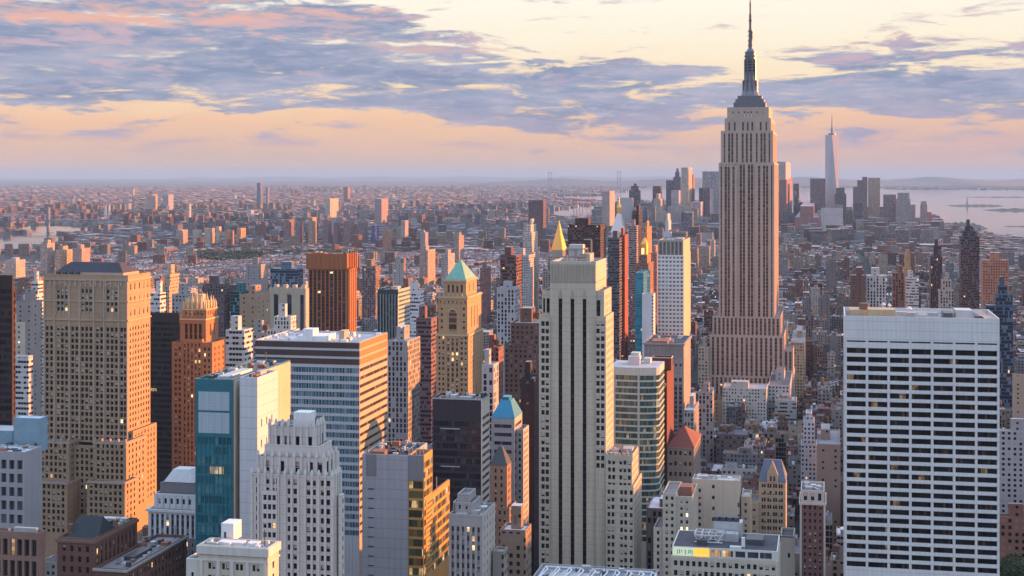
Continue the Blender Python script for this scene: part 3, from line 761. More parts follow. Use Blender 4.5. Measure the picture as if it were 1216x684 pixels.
# --- banded office block
def banded_block():
    s = Bld('office_tower', 'wide banded glass office block with three dark brown bands under flat roof', 'office tower', 303, 427, 600, xs=460, ref='wide banded office block')
    m = wall('pale_spandrel', (.50, .50, .52), .08, streak=.08); dk = wall('brown_band', (.085, .05, .045), .15)
    sd = wall('warm_spandrel', (.47, .36, .27), .1)  # pale spandrels tinted warm on the sun side, sunlight put into the colour
    gl = band('office_glass', 1.35, (.02, .06, .09), (.18, .28, .34), (.40, .42, .45), .42, .02, .13, .4, room=3)
    gs = band('side_glass', 1.5, (.03, .025, .025), (.2, .15, .12), (.06, .05, .05), .2, .01)
    T = s.pt(303, 427, 460, 406.5, mat=m, rightmat=sd, front=bands(4.1, 2.6, gl, m=.25, top=13.2, rd=.2), right=bands(4.1, 1.75, gs, m=.4, top=13.4, rd=.45), roof=RWHITE, ylow=640)
    OR = wall('sunlit_tint_band', (.42, .185, .085), .1)  # brown bands turned orange on the sun side, light painted in
    for k in range(3):
        zz = T[5] - 3.3 - k*4.1
        s.box('brown_band', dk, .05, s.W-.25, -.12, -.01, zz-.0, zz+2.9); s.box('side_band', OR, s.W+.01, s.W+.14, .1, s.dep-.1, zz, zz+2.9)
    n = 62
    for k in range(n+1): a = .2+(s.W-.4)*k/n; s.box('mullion', LMET, a-.06, a+.06, -.13, -.0, 40, T[5]-13) if k % 2 == 0 else None
    s.clutter(T, 21, 10, 0, 2.6, [LMET, WHT, CONC])
    a0, a1, b0, b1, _, z1 = T
    mb = MB(); mb.prism(rect(a0+(a1-a0)*.41, a0+(a1-a0)*.51, b0+6, b0+13), z1-1, z1+5.2); s.roofparts.append(('bulkhead', mb, WHT))
    mb = MB(); mb.prism(rect(a0+(a1-a0)*.74, a0+(a1-a0)*.79, b0+9, b0+15), z1-1, z1+4.4); s.roofparts.append(('bulkhead', mb, sd))
    return s.done()
banded_block()

# --- orange ribbed tower in the middle distance
def ribbed_tower():
    s = Bld('office_tower', 'rust orange ribbed tower with tall solid crown, standing alone in middle distance', 'office tower', 364, 412.5, 1370, xs=425, ref='rust orange ribbed tower')
    m = wall('rust_brick', (.34, .13, .05), .14); g = strip('rust_strip', 3.8, .35, (.07, .03, .025), (.02, .016, .02), (.15, .08, .06), .15, .01)
    T = s.pt(366, 411.5, 423.5, 320, mat=m, b0=1, front=strips(5.2, 3.5, g, m=.7, top=1, n=9), right=strips(5.2, 1.6, g, m=.7, top=1), ylow=430)
    C = s.pt(364, 412.5, 425, 301.5, 320, mat=m, part='crown', b0=0)
    for k in range(10): a = C[0]+.5+(C[1]-C[0]-1)*k/9; s.box('crown_rib', m, a-.6, a+.6, C[2]-1.1, C[2]-.01, C[4], C[5]+.8)
    for k in range(1, 6): b = C[2]+(C[3]-C[2])*k/6; s.box('crown_rib', m, C[1]+.01, C[1]+1.0, b-.6, b+.6, C[4], C[5]+.6)
    s.clutter(C, 4, 5, 0, 2)
    return s.done()
ribbed_tower()

# --- white stepped art deco tower
def deco_tower():
    s = Bld('office_tower', 'white stepped art deco tower with scalloped upper tiers and vertical piers', 'office tower', 298, 400, 430, xs=408, ref='white stepped art deco tower')
    m = wall('white_brick', (.58, .56, .53), .1, course=3.4, streak=.14); p = pane(); g = strip('deco_strip', 3.4, .42, (.40, .39, .37), (.02, .02, .024), (.5, .48, .46), .4, .02)
    sp = dict(ww=1.5, fh=3.4, wh=2.15)
    T1 = s.pt(298, 396, 406, 566, mat=m, front=at([.085, .20, .265, .33, .47, .54, .70, .765, .87, .935], **sp, rd=.6), right=panes(2.6, 1.2, 3.4, 1.95), ylow=690)
    T2 = s.pt(305, 386, 403, 545, mat=m, part='upper_tier', b0=2.2, front=at([.14, .36, .58, .78, .93], 2.3, 30, 4.0, top=1.4, rd=1.0), right=at([.2, .5, .8], 2.0, 30, 4.0, top=1.4), ylow=566)
    T3 = s.pt(319, 374, 387, 508, mat=m, part='upper_tier', b0=5, front=at([.18, .41, .64, .87], 2.4, 30, 6.4, top=3.4, rd=1.2), right=at([.3, .7], 2.0, 30, 6.2, top=3.4), ylow=545)
    T4 = s.pt(314, 380, 394, 530, mat=m, part='upper_tier', b0=3.6, front=at([.1, .93], 1.2, 30, 4, top=3), ylow=545)
    T0 = s.pt(402, 405.5, 409, 588, mat=m, part='wing', b0=1.5, right=panes(2.6, 1.2, 3.4, 1.95))
    T5 = s.pt(311, 329, None, 583, mat=m, part='bay', b0=-.9, dep=1.0, par=0, front=at([.2, .5, .8], 1.25, 3.4, 1.95))
    for T, n, h in ((T1, 12, 1.6), (T2, 9, 1.8), (T3, 7, 2.4)):
        a0, a1, b0, b1, z0, z1 = T
        for k in range(n+1):
            a = a0+.45+(a1-a0-.9)*k/n
            s.box('pier', m, a-.42, a+.42, b0-.5, b0-.01, max(z0, 20) if T is not T2 else z0, z1+.5)
            s.pris('pinnacle', m, rect(a-.55, a+.55, b0-.6, b0+.5), z1+.5, z1+.5+h, taper=.4)
        for k in range(1, 4):
            b = b0+(b1-b0)*k/4; s.box('pier', m, a1+.01, a1+.45, b-.42, b+.42, max(z0, 20) if T is not T2 else z0, z1+.5)
            s.pris('pinnacle', m, rect(a1-.5, a1+.55, b-.55, b+.55), z1+.5, z1+.5+h, taper=.4)
    a0, a1, b0, b1, _, z1 = T3
    s.box('penthouse', WHT, a0+(a1-a0)*.44, a0+(a1-a0)*.80, b0+4, b0+9, z1-1.05, z1+4.6)
    s.clutter((a0, a0+(a1-a0)*.42, b0, b1, 0, z1), 3, 5, 0, 2); s.clutter((a1-(a1-a0)*.2, a1, b0, b1, 0, z1), 9, 3, 0, 1.6)
    s.clutter(T2, 2, 3, 0, 1.5)
    return s.done()
deco_tower()

# --- cream foreground building, bottom
def cream_corner():
    s = Bld('office_building', 'low cream stone building with flat roof and small white penthouse, bottom edge left', 'office building', 221, 320, 350, xs=332, ref='cream stone building at the bottom')
    m = wall('cream_stone', (.56, .49, .40), .12); m2 = wall('cream_trim', (.60, .57, .52), .08)
    T = s.pt(236, 318, 331, 651, mat=m, front=at([.16, .22, .36, .42, .56, .62, .80, .86], .95, 3.6, 1.9, top=5.2), right=panes(2.6, 1.2, 3.6, 2.0, top=5), roof=RWHITE, ylow=700)
    s.ledge('cornice', m2, T, T[5]-2.6, 2.4, .5); s.ledge('cornice', m2, T, T[5]-4.6, .5, .3)
    for f in (.04, .29, .49, .71, .96): a = T[0]+(T[1]-T[0])*f; s.box('pilaster', m2, a-.5, a+.5, T[2]-.35, T[2]-.01, 100, T[5]-4.6)
    L = s.pt(221, 236, None, 664, mat=m2, dep=18, b0=.8, front=at([.5], .8, 4, 1.6, top=4), roof=RGREY)
    s.box('penthouse', WHT, s.a(247), s.a(262), 8, 13, T[5]-1.05, T[5]+4.2); s.box('penthouse', DMET, s.a(250.5), s.a(253), 7.9, 8, T[5]-1, T[5]+1.6)
    s.clutter(T, 17, 7, 0, 1.1, [LMET, WHT]); return s.done()
cream_corner()

# --- blank grey slab with amber glass corner
def amber_block():
    s = Bld('office_tower', 'blank grey panel tower with amber lit glass corner and lower step', 'office tower', 430, 503, 480, xs=514, ref='blank grey tower with amber corner')
    m = wall('grey_panel', (.34, .35, .38), .12, streak=.16, course=4.0, panel=3.0); dk = wall('dark_grey_panel', (.20, .20, .22), .08)
    g = band('amber_glass', 1.7, (.03, .035, .02), (.28, .18, .05), (.05, .05, .035), .35, .22, .09, .45, room=1.6)
    orr = wall('bronze_spandrel', (.50, .25, .08), .15)
    T = s.pt(430, 484.5, None, 541, mat=m, dep=24, b0=0, front=at([(.19, 2.6)], fh=3.9, wh=.55, top=14, glass=band('vent_slot', 3, (.02, .02, .02), pb=0, lit=0), kind='band', name='vent_slot'), roof=RDARK)
    s.box('dark_panel', dk, s.a(434.5), s.a(447), -.12, -.01, s.z(568), s.z(542)); s.box('dark_panel', dk, s.a(484.6), s.a(503), -.1, .2, s.z(571), s.z(541))
    Q = s.pt(484.6, 503, 513.5, 541, mat=orr, dep=None, b0=.25, front=bands(3.9, 2.9, g, m=.3, top=10.6, rd=.15), right=bands(3.9, 2.6, g, m=.3, top=3, rd=.15), roof=RDARK)
    P = s.pt(503.2, 506, 534, 592, mat=orr, b0=3, right=bands(3.9, 2.6, g, m=.4, top=2.4, rd=.2), front=bands(3.9, 2.9, g, m=.3, top=3, rd=.2), roof=RDARK)
    s.clutter(T, 4, 9, 0, 1.8); s.clutter(P, 7, 4, 0, 1.6)
    for k in range(5): s.bar('roof_rail', LMET, (Q[0]+k*1.2, Q[2]+1+k, Q[5]-1), (Q[0]+k*1.2, Q[2]+1+k, Q[5]+2.4), .12)
    s.bar('antenna', LMET, (P[0]+1.5, P[2]+12, P[5]), (P[0]+1.5, P[2]+12, P[5]+6), .12)
    return s.done()
amber_block()

# --- black glass tower with striped side
def black_tower():
    s = Bld('office_tower', 'black glass tower with white diagonal-looking floor bands on its narrow side', 'office tower', 514, 572.5, 590, xs=581.5, ref='black glass tower')
    m = wall('black_panel', (.035, .032, .04), .1); st = wall('pale_stripe', (.62, .56, .48), .06)
    g = band('black_glass', 1.5, (.012, .012, .018), (.07, .07, .08), (.03, .03, .036), .25, .012, .1, .35, rough=.12); g2 = band('black_side', 1.5, (.015, .013, .016), pb=.1, lit=0)
    T = s.pt(514, 572.5, 581.5, 474, mat=m, rightmat=st, front=bands(3.7, 2.5, g, m=.4, top=11.5, rd=.12), right=bands(3.7, 1.9, g2, m=.15, top=9.0, rd=.3), ylow=620, roof=RGREY)
    s.box('corner_fin', st, T[1]-.4, T[1]+.15, -.35, .0, 40, T[5]); s.ledge('coping', CONC, T, T[5]-.6, .6, .2)
    for y in (511, 556): s.box('white_line', CONC, T[0]+4, T[0]+(T[1]-T[0])*.55, -.12, -.01, s.z(y), s.z(y)+.5)
    s.clutter(T, 31, 7, 0, 1.5); return s.done()
black_tower()

# --- yellow stone tower with green pyramid roof
def green_pyramid():
    s = Bld('office_tower', 'yellow stone tower with verdigris green pyramid roof and tall arched window', 'office tower', 518, 556, 800, xs=574, ref='green-roofed yellow tower')
    m = wall('yellow_stone', (.39, .265, .155), .16, course=3.6); m2 = wall('yellow_trim', (.48, .37, .24), .12)
    sp = dict(ww=1.3, fh=3.5, wh=1.9)
    S = s.pt(518, 556, 574, 397, mat=m, front=at([.10, .22, .80, .92], **sp), right=at([.18, .34, .5, .66, .82], 1.1, 3.5, 1.9), ylow=480)
    g = strip('bay_strip', 3.5, .35, (.30, .22, .15), (.03, .025, .025), (.5, .47, .44), .45, .03)
    s.pt(529, 546, None, 401, mat=m, part='bay', b0=-.5, dep=.8, par=0, front=strips(2.6, 1.5, g, n=3, m=.4, top=.8), ylow=480)
    B = s.pt(520.5, 555, 571.5, 352, 397, mat=m, part='upper_shaft', b0=1.2, front=at([.12, .88], 1.4, 4.2, 2.0, top=7.5), right=at([.3, .5, .7], 1.5, 40, 14, top=8), ylow=399)
    arch_g = strip('arch_glass', 4.5, .3, (.25, .17, .11), (.02, .018, .02), (.4, .35, .3), .3, .0)
    ac = (B[0]+B[1])/2; s.box('arched_window', arch_g, ac-2.6, ac+2.6, B[2]-.12, B[2]-.01, B[4]+2, B[4]+14)
    arch(s, 'arch', m2, ac, 2.9, B[4]+14, b=B[2]-.25, t=.4)
    s.get('arched_window', arch_g).prism(rect(ac-2.2, ac+2.2, B[2]-.1, B[2]-.01), B[4]+14.0, B[4]+16.2, taper=.55)
    A = s.pt(527.5, 553.5, 566, 332, 352, mat=m, part='upper_shaft', b0=4, front=at([.2, .4, .6, .8], 1.5, 40, 5.2, top=3.6), right=at([.3, .7], 1.4, 40, 5, top=3.6))
    for T in (S, B, A): s.ledge('cornice', m2, T, T[5]-1.5, 1.2, .6)
    a0, a1, b0, b1, z0, z1 = B
    for k in range(7): a = a0+.6+(a1-a0-1.2)*k/6; s.box('balustrade', m2, a-.4, a+.4, b0-.2, b0+.6, z1, z1+1.4)
    for k in range(7): a = a0+1.5+(a1-a0-3)*k/6; s.box('attic_window', arch_g, a-.55, a+.55, b0-.08, b0-.005, z1-5.4, z1-3.2)
    GR = wall('verdigris', (.15, .36, .29), .3, .6, .4, course=1.2)
    s.pyramid('pyramid_roof', GR, A[0]+.2, A[1]-.2, A[2]+.2, A[3]-.2, A[5]-.2, s.z(309, 12), .5, .5, .05, .05)
    return s.done()
green_pyramid()

# --- teal ribbed block, blue hipped, brown hipped
def teal_rib():
    s = Bld('office_tower', 'dark teal ribbed glass block with floor-banded side, left of green-roofed yellow tower', 'office tower', 448, 473, 1000, xs=487, ref='dark teal ribbed block')
    m = metal('dark_teal_panel', (.02, .07, .08), .35, .3); sd = wall('buff_band', (.50, .42, .36))
    g = strip('teal_strip', 3.6, .3, (.015, .05, .06), (.01, .03, .04), (.05, .12, .12), .2, .0); g2 = band('teal_side', 2, (.03, .09, .10), (.2, .2, .2), pb=.2, lit=0)
    T = s.pt(448, 473, 487, 344, mat=m, rightmat=sd, front=strips(2.9, 1.9, g, top=5, n=7), right=bands(3.6, 1.8, g2, m=.3, top=2), ylow=420)
    for k in range(8): a = .2+(s.W-.4)*k/7; s.box('rib', LMET, a-.18, a+.18, -.5, -.01, 60, T[5]-4)
    s.clutter(T, 3, 4, 1, 2.5); return s.done()
teal_rib()
def blue_hip():
    s = Bld('office_tower', 'pale grey building with bright blue truncated pyramid roof', 'office tower', 583.5, 612, 640, xs=621, ref='blue-roofed grey building')
    m = wall('pale_grey_stone', (.43, .42, .45), .1, course=3.5); BL = metal('blue_roof', (.02, .24, .42), .35, .1)
    g = band('grey_band', 1.5, (.03, .035, .045), (.2, .2, .2), (.1, .1, .1), .2, .02)
    T = s.pt(583.5, 611, 620, 497, mat=m, front=bands(4.6, 1.9, g, m=1.6, top=3.4), right=bands(4.6, 1.9, g, m=1.4, top=3.4), ylow=640)
    s.pyramid('hip_roof', BL, T[0]-.2, T[1]+.2, T[2]-.2, T[3]+.2, T[5]+.02, s.z(475, 6), .52, .5, .42, .42)
    s.box('roof_cap', BL, T[0]+(T[1]-T[0])*.36, T[0]+(T[1]-T[0])*.66, T[2]+5, T[3]-5, s.z(475, 6)-.3, s.z(471.5, 6))
    s.pt(613, 621.5, 628, 510, mat=m, part='wing', b0=3, front=panes(2.4, 1.2, 3.4, 1.9), right=panes(2.4, 1.2, 3.4, 1.9), ylow=640)
    return s.done()
blue_hip()
def brown_hip():
    s = Bld('office_building', 'narrow brown brick building with dark slate hip roof, below the blue roof', 'office building', 583, 603, 560, xs=607, ref='slate-roofed brown building')
    m = wall('brown_brick', (.25, .165, .12), .18, course=3.4); HR = wall('green_slate', (.06, .075, .09))
    T = s.pt(582, 602, 607, 553, mat=m, front=panes(2.1, 1.0, 3.4, 1.9), right=panes(2.4, 1.0, 3.4, 1.9), ylow=650)
    s.pyramid('hip_roof', HR, T[0]-.2, T[1]+.2, T[2]-.2, T[3]+.2, T[5]+.02, s.z(530, 4), .5, .5, .2, .2)
    s.pt(582, 605, 613, 603, mat=m, part='wing', b0=-1.5, front=panes(2.2, 1.0, 3.4, 1.9), right=panes(2.4, 1.0, 3.4, 1.9)); return s.done()
brown_hip()
def grey_step():
    s = Bld('office_building', 'grey stone building with stepped roof plant, right of the amber glass corner', 'office building', 533, 573, 440, xs=588, ref='grey stone building')
    m = wall('grey_stone', (.33, .31, .31), .16, course=3.4); m2 = wall('lit_grey_stone', (.44, .41, .37), .12)  # second stone is a lighter copy, sunlight put into the right side's colour
    g = strip('grey_strip', 3.4, .45, (.24, .23, .23), (.03, .03, .035), (.35, .34, .33), .35, .02)
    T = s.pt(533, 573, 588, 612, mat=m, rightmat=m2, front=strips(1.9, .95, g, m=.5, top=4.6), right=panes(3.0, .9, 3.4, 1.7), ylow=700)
    s.pt(538, 562, 571, 597, 612, mat=m, part='penthouse', b0=3, front=panes(2, .7, 8, 1.6, top=1)); s.pt(543, 557, 565, 587, 597, mat=m, part='penthouse', b0=5)
    s.clutter(T, 12, 10, 0, .9, [LMET, CONC]); return s.done()
grey_step()

# --- curved glass building
def curved_glass():
    s = Bld('office_tower', 'curved glass office building with pale green floor bands, right of slotted cream tower', 'office tower', 724, 782, 700, dep=26, ref='curved green-banded building')
    wt = wall('pale_green_band', (.46, .50, .46), .08); g = band('green_glass', 1.7, (.02, .05, .055), (.20, .22, .12), (.06, .10, .09), .4, .06, .06, .22, room=1.8)
    n = 20; W_ = s.W; pts = []
    for k in range(n+1):
        f = k/n; pts.append(U*(W_*f) - V*(1.6*sin(pi*(f*.6+.02))) + V*(3.5*f**5))
    pts[-1] = U*W_ + V*3.5; outl = pts + [U*W_ + V*26, V*26]
    sh = lambda k: [p*1.0 for p in outl]
    zt = s.z(437); zz = zt - 4.6
    wb = s.get('wall', wt); wb.prism(outl, zt-4.6, zt)
    q = 0
    while zz > s.z(640):
        ring = MB(); u = 0
        for k in range(n):
            a, b = pts[k]*.996 + V*.25, pts[k+1]*.996 + V*.25; L = (b-a).length
            ring.quad(a+Z*(zz-2.85), b+Z*(zz-2.85), b+Z*zz, a+Z*zz, uv=[(u, 0), (u+L, 0), (u+L, 2.85), (u, 2.85)]); u += L
        ring.quad(pts[-1]*.996+V*.3+Z*(zz-2.85), U*W_*.996+V*26+Z*(zz-2.85), U*W_*.996+V*26+Z*zz, pts[-1]*.996+V*.3+Z*zz)
        o = ring.build('window_band', g, s.e); zz -= 2.85
        wb.prism(outl, zz-.95, zz, top=True); zz -= .95
    wb.prism(outl, 0, zz)
    for f in (.14, .62):
        k = int(f*n); p = pts[k]; s.bar('column', wt, (p.x*0 + skew(p)[0], skew(p)[1]-.1, 40), (skew(p)[0], skew(p)[1]-.1, zt-4), .45)
    r = s.get('roof', RWHITE); r.prism([p*.985 + V*.25 for p in outl], zt, zt+.05)
    s.proxy(0, W_, -5, 26, 0, zt)
    for (x0, x1, b0, h) in ((743, 757, 9, 5.0), (745, 755, 13, 6.6), (760, 768, 15, 3.2)):
        mb = MB(); mb.prism(rect(s.a(x0), s.a(x1), b0, b0+6), zt+.05, zt+h); s.roofparts.append(('plant_room', mb, LMET))
    return s.done()
curved_glass()

def red_side():
    s = Bld('office_tower', 'dark slab with maroon end wall and red rooftop box, behind curved glass building', 'office tower', 770, 797, 735, xs=801, ref='maroon-sided dark slab')
    m = wall('dark_brown_panel', (.05, .035, .03), .12); rd = wall('maroon', (.13, .032, .032), .16); g = band('dark_band', 1.5, (.02, .018, .02), (.10, .07, .05), (.04, .03, .03), .25, .03, .1, .4)
    s.pt(770, 792, 800, 442, mat=m, rightmat=rd, front=bands(3.8, 2.2, g, m=.5, top=3), ylow=640); s.proxy
    s.pt(775, 797, 800, 425, 440, mat=rd, part='rooftop_box', b0=9, dep=8, front=None)
    s.ledge('coping', LMET, (s.a(775, 9), s.a(797, 9), 9, 17), s.z(425, 9)-.3, .5, .25)
    return s.done()
red_side()

def pilaster_block():
    s = Bld('office_building', 'ornate grey stone tower with row of tall pilasters below cornice', 'office building', 765, 812, 930, xs=820, ref='pilastered grey tower')
    m = wall('ornate_stone', (.31, .265, .26), .2, course=3.6); g = strip('pilaster_strip', 3.6, .35, (.18, .15, .15), (.02, .02, .025), (.3, .28, .27), .25, .01)
    T = s.pt(765, 812, 820, 408, mat=m, front=at([.07, .17, .27, .37, .47, .57, .67, .77, .87, .95], 1.5, 60, 9.5, top=3.2, kind='strip', glass=g), right=at([.25, .5, .75], 1.3, 60, 9, top=3.2), ylow=425, roof=RDARK)
    s.ledge('cornice', m, T, T[5]-1.4, 1.4, 1.0)
    s.pt(765.2, 812, 819.6, 427, mat=m, part='shaft', b0=-.4, front=at([.08, .2, .32, .44, .56, .68, .80, .92], 1.4, 8.0, 2.2, top=3.4), right=panes(3, 1.2, 4, 2), ylow=445, par=.3)
    s.pt(765.4, 812, 819.4, 446, mat=m, part='shaft', b0=-.9, front=strips(4.2, 2.3, g, top=2, n=8), right=panes(3, 1.2, 4, 2), ylow=520, par=.3)
    for k in range(11): a = T[0]+.5+(T[1]-T[0]-1)*k/10; s.box('pilaster', m, a-.55, a+.55, -.7, -.42, s.z(424), s.z(411))
    s.clutter(T, 6, 6, 0, 2.4); return s.done()
pilaster_block()

def louvre_tower():
    s = Bld('office_tower', 'white gridded tower with dark ribbed top, left of the tall limestone skyscraper', 'office tower', 780.5, 812, 1150, xs=820.5, ref='white gridded tower with ribbed top')
    m = wall('white_grid', (.68, .68, .70), .05, streak=.05); tp = wall('warm_grey', (.34, .32, .30), .1); g = band('grid_glass', 2.1, (.05, .05, .065), (.35, .35, .38), (.5, .5, .52), .4, .0, .22)
    sd = wall('peach_side', (.55, .42, .32), .08)  # sunset light put into the colour of the right side
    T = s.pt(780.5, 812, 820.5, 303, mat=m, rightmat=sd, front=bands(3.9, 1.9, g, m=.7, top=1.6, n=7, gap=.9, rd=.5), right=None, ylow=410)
    g2 = strip('louvre', 2, .5, (.12, .115, .11), (.09, .085, .085), pb=0, lit=0)
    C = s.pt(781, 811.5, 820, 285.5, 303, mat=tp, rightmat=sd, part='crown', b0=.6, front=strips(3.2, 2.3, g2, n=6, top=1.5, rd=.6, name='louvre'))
    s.clutter(C, 14, 5, 0, 2.2, [LMET, CONC]); return s.done()
louvre_tower()

def teal_slab():
    s = Bld('apartment_tower', 'turquoise glass apartment slab against a blank white wall', 'apartment tower', 755, 764, 1110, xs=772, ref='turquoise slab')
    m = metal('turquoise', (.03, .26, .34), .3, .2); g = band('turquoise_glass', 1.5, (.02, .12, .17), (.10, .25, .3), (.03, .2, .27), .3, .02)
    s.pt(754.5, 764, 772, 324, mat=m, front=bands(3.2, 2.1, g, m=.2, top=1, rd=.15), right=bands(3.2, 2.1, g, m=.2, top=1, rd=.15), ylow=430)
    w = wall('blank_white', (.60, .60, .63), .07); s.pt(762.5, 776, 780, 349, mat=w, part='white_wall', b0=-6, dep=12, front=at([.90, .97], .8, 3.2, 1.4, top=2)); return s.done()
teal_slab()

def red_pyramid():
    s = Bld('office_building', 'grey brick building with red tiled pyramid roof', 'office building', 792, 824, 735, xs=832, ref='red-pyramid grey building')
    m = wall('grey_brick', (.27, .235, .215), .18, course=3.5); rt = wall('red_tile', (.17, .06, .05), .3, course=.8)
    T = s.pt(792, 824, 832, 532, mat=m, front=panes(2.6, 1.5, 6.5, 2.6, top=2.2, m=.8), right=panes(2.6, 1.3, 3.6, 2.2, top=2.2), ylow=600)
    s.ledge('cornice', m, T, T[5]-.6, .6, .5)
    s.pyramid('pyramid_roof', rt, T[0]-.5, T[1]+.5, T[2]-.5, T[3]+.5, T[5]+.02, s.z(512, 7), .5, .5, .06, .06)
    s.box('roof_finial', rt, (T[0]+T[1])/2-.5, (T[0]+T[1])/2+.5, (T[2]+T[3])/2-.5, (T[2]+T[3])/2+.5, s.z(513, 7), s.z(509, 7)); return s.done()
red_pyramid()

def cream_cluster():
    s = Bld('apartment_building', 'cream brick apartment block with stepped wings and lit windows, below red pyramid roof', 'apartment building', 787, 822, 590, dep=24, ref='stepped cream apartment block')
    m = wall('cream_render', (.52, .48, .40), .12, course=3.4)
    s.pt(787, 803, None, 586, mat=m, dep=24, front=panes(2.0, 1.2, 3.4, 1.8, m=.6), ylow=690); T = s.pt(803.2, 822, None, 590, mat=m, dep=26, b0=.7, front=panes(2.4, 1.2, 3.4, 1.8, glass=pane('pane_lit', lit=.16, ltk=1.1)), ylow=690)
    s.pt(776, 787, None, 627, mat=m, part='wing', dep=18, b0=1.5, front=panes(2.2, 1.2, 3.4, 1.8), ylow=690)
    s.box('penthouse', BRK, s.a(805), s.a(820), 6, 13, T[5]-1, T[5]+3.4); return s.done()
cream_cluster()
def blank_cream():
    s = Bld('apartment_building', 'blank cream slab wall with few slot windows and white flat roof', 'apartment building', 822, 878, 625, xs=890, ref='blank cream slab')
    m = wall('cream_render2', (.55, .50, .42), .1)
    T = s.pt(822, 878, None, 571, dep=11, mat=m, front=at([.05, .16], 1.2, 3.6, 2.0, top=5), right=panes(3, 1.2, 3.4, 1.8), roof=RWHITE, ylow=680)
    p = pane(); 
    for y in (577, 590, 603, 616): s.box('window', p, s.a(845.5), s.a(848.8), -.06, -.01, s.z(y+4), s.z(y))
    for y in (597, 611, 625): s.box('window', p, s.a(876), s.a(878), -.06, -.01, s.z(y+5), s.z(y))
    Q = s.pt(880, 891, 898, 590, mat=wall('tan_render', (.44, .36, .27)), part='wing', b0=2, dep=14, front=at([.5], 1.2, 3.6, 2.0, top=3), roof=RWHITE, ylow=690)
    s.clutter(T, 9, 6, 0, 1.0, [WHT, LMET]); return s.done()
blank_cream()
def gable_house():
    s = Bld('apartment_building', 'cream apartment building with pointed gable and steep blue slate roof', 'apartment building', 901, 933, 690, dep=20, ref='gabled cream building')
    m = wall('buff_brick', (.46, .375, .27), .16, course=3.4); sl_ = wall('blue_slate', (.10, .135, .20), .2)
    T = s.pt(901, 933, None, 573, mat=m, dep=20, front=panes(3.0, 1.0, 4.1, 2.3, grp=2, gap=.3, top=1.2), right=panes(3, 1.2, 4.1, 2.2), par=0, ylow=690)
    w = T[1]; z = T[5]
    s.pyramid('slate_roof', sl_, -.3, w+.3, -.2, 20.3, z+.02, s.z(547, 8), .5, .5, .62, .1)
    g = s.get('gable', m); a0, a1 = w*.30, w*.72; zp = s.z(548)
    g.prism(rect(a0, a1, -.35, 1.5), z-.5, z+4.2)
    for b in (-.36, 1.5):
        P = [U*a0+V*b, U*a1+V*b, U*((a0+a1)/2)+V*b]
        g.tri(P[0]+Z*(z+4.2), P[1]+Z*(z+4.2), P[2]+Z*zp) if b < 0 else g.tri(P[1]+Z*(z+4.2), P[0]+Z*(z+4.2), P[2]+Z*zp)
    mid0, mid1 = U*((a0+a1)/2)+V*-.36, U*((a0+a1)/2)+V*1.5
    g.quad(U*a0+V*-.36+Z*(z+4.2), mid0+Z*zp, mid1+Z*zp, U*a0+V*1.5+Z*(z+4.2)); g.quad(U*a1+V*1.5+Z*(z+4.2), mid1+Z*zp, mid0+Z*zp, U*a1+V*-.36+Z*(z+4.2))
    for f in (.42, .55): s.box('gable_window', pane(), w*f-.1, w*f+1.0, -.42, -.37, z+.6, z+3.4)
    s.pt(890, 901, None, 596, mat=m, part='wing', dep=16, b0=-2, front=at([.5], 1.5, 4, 2.6, top=3), ylow=690)
    return s.done()
gable_house()
def striped_small():
    s = Bld('office_building', 'slim red brick building framed by white pilasters with plant on its roof', 'office building', 950, 980, 640, xs=978, dep=22, ref='slim red brick building')
    m = wall('dusky_brick', (.20, .11, .10), .16, course=3.4); wt = wall('white_terracotta', (.55, .53, .51), .1)
    T = s.pt(950, 980, None, 598, mat=m, dep=22, front=panes(3.2, 1.2, 3.6, 1.9, n=4), ylow=690)
    for f in (.03, .97): a = T[1]*f; s.box('pilaster', wt, a-.5, a+.5, -.5, -.01, 10, T[5])
    s.ledge('cornice', wt, T, T[5]-1, 1.2, .6); U2 = s.pt(951, 979, None, 583, 598, mat=wt, part='attic', b0=.3, dep=20, front=at([.2, .5, .8], 1.8, 30, 4, top=1.5)); s.clutter(U2, 4, 8, 1, 2.2, [LMET, CONC]); return s.done()
striped_small()

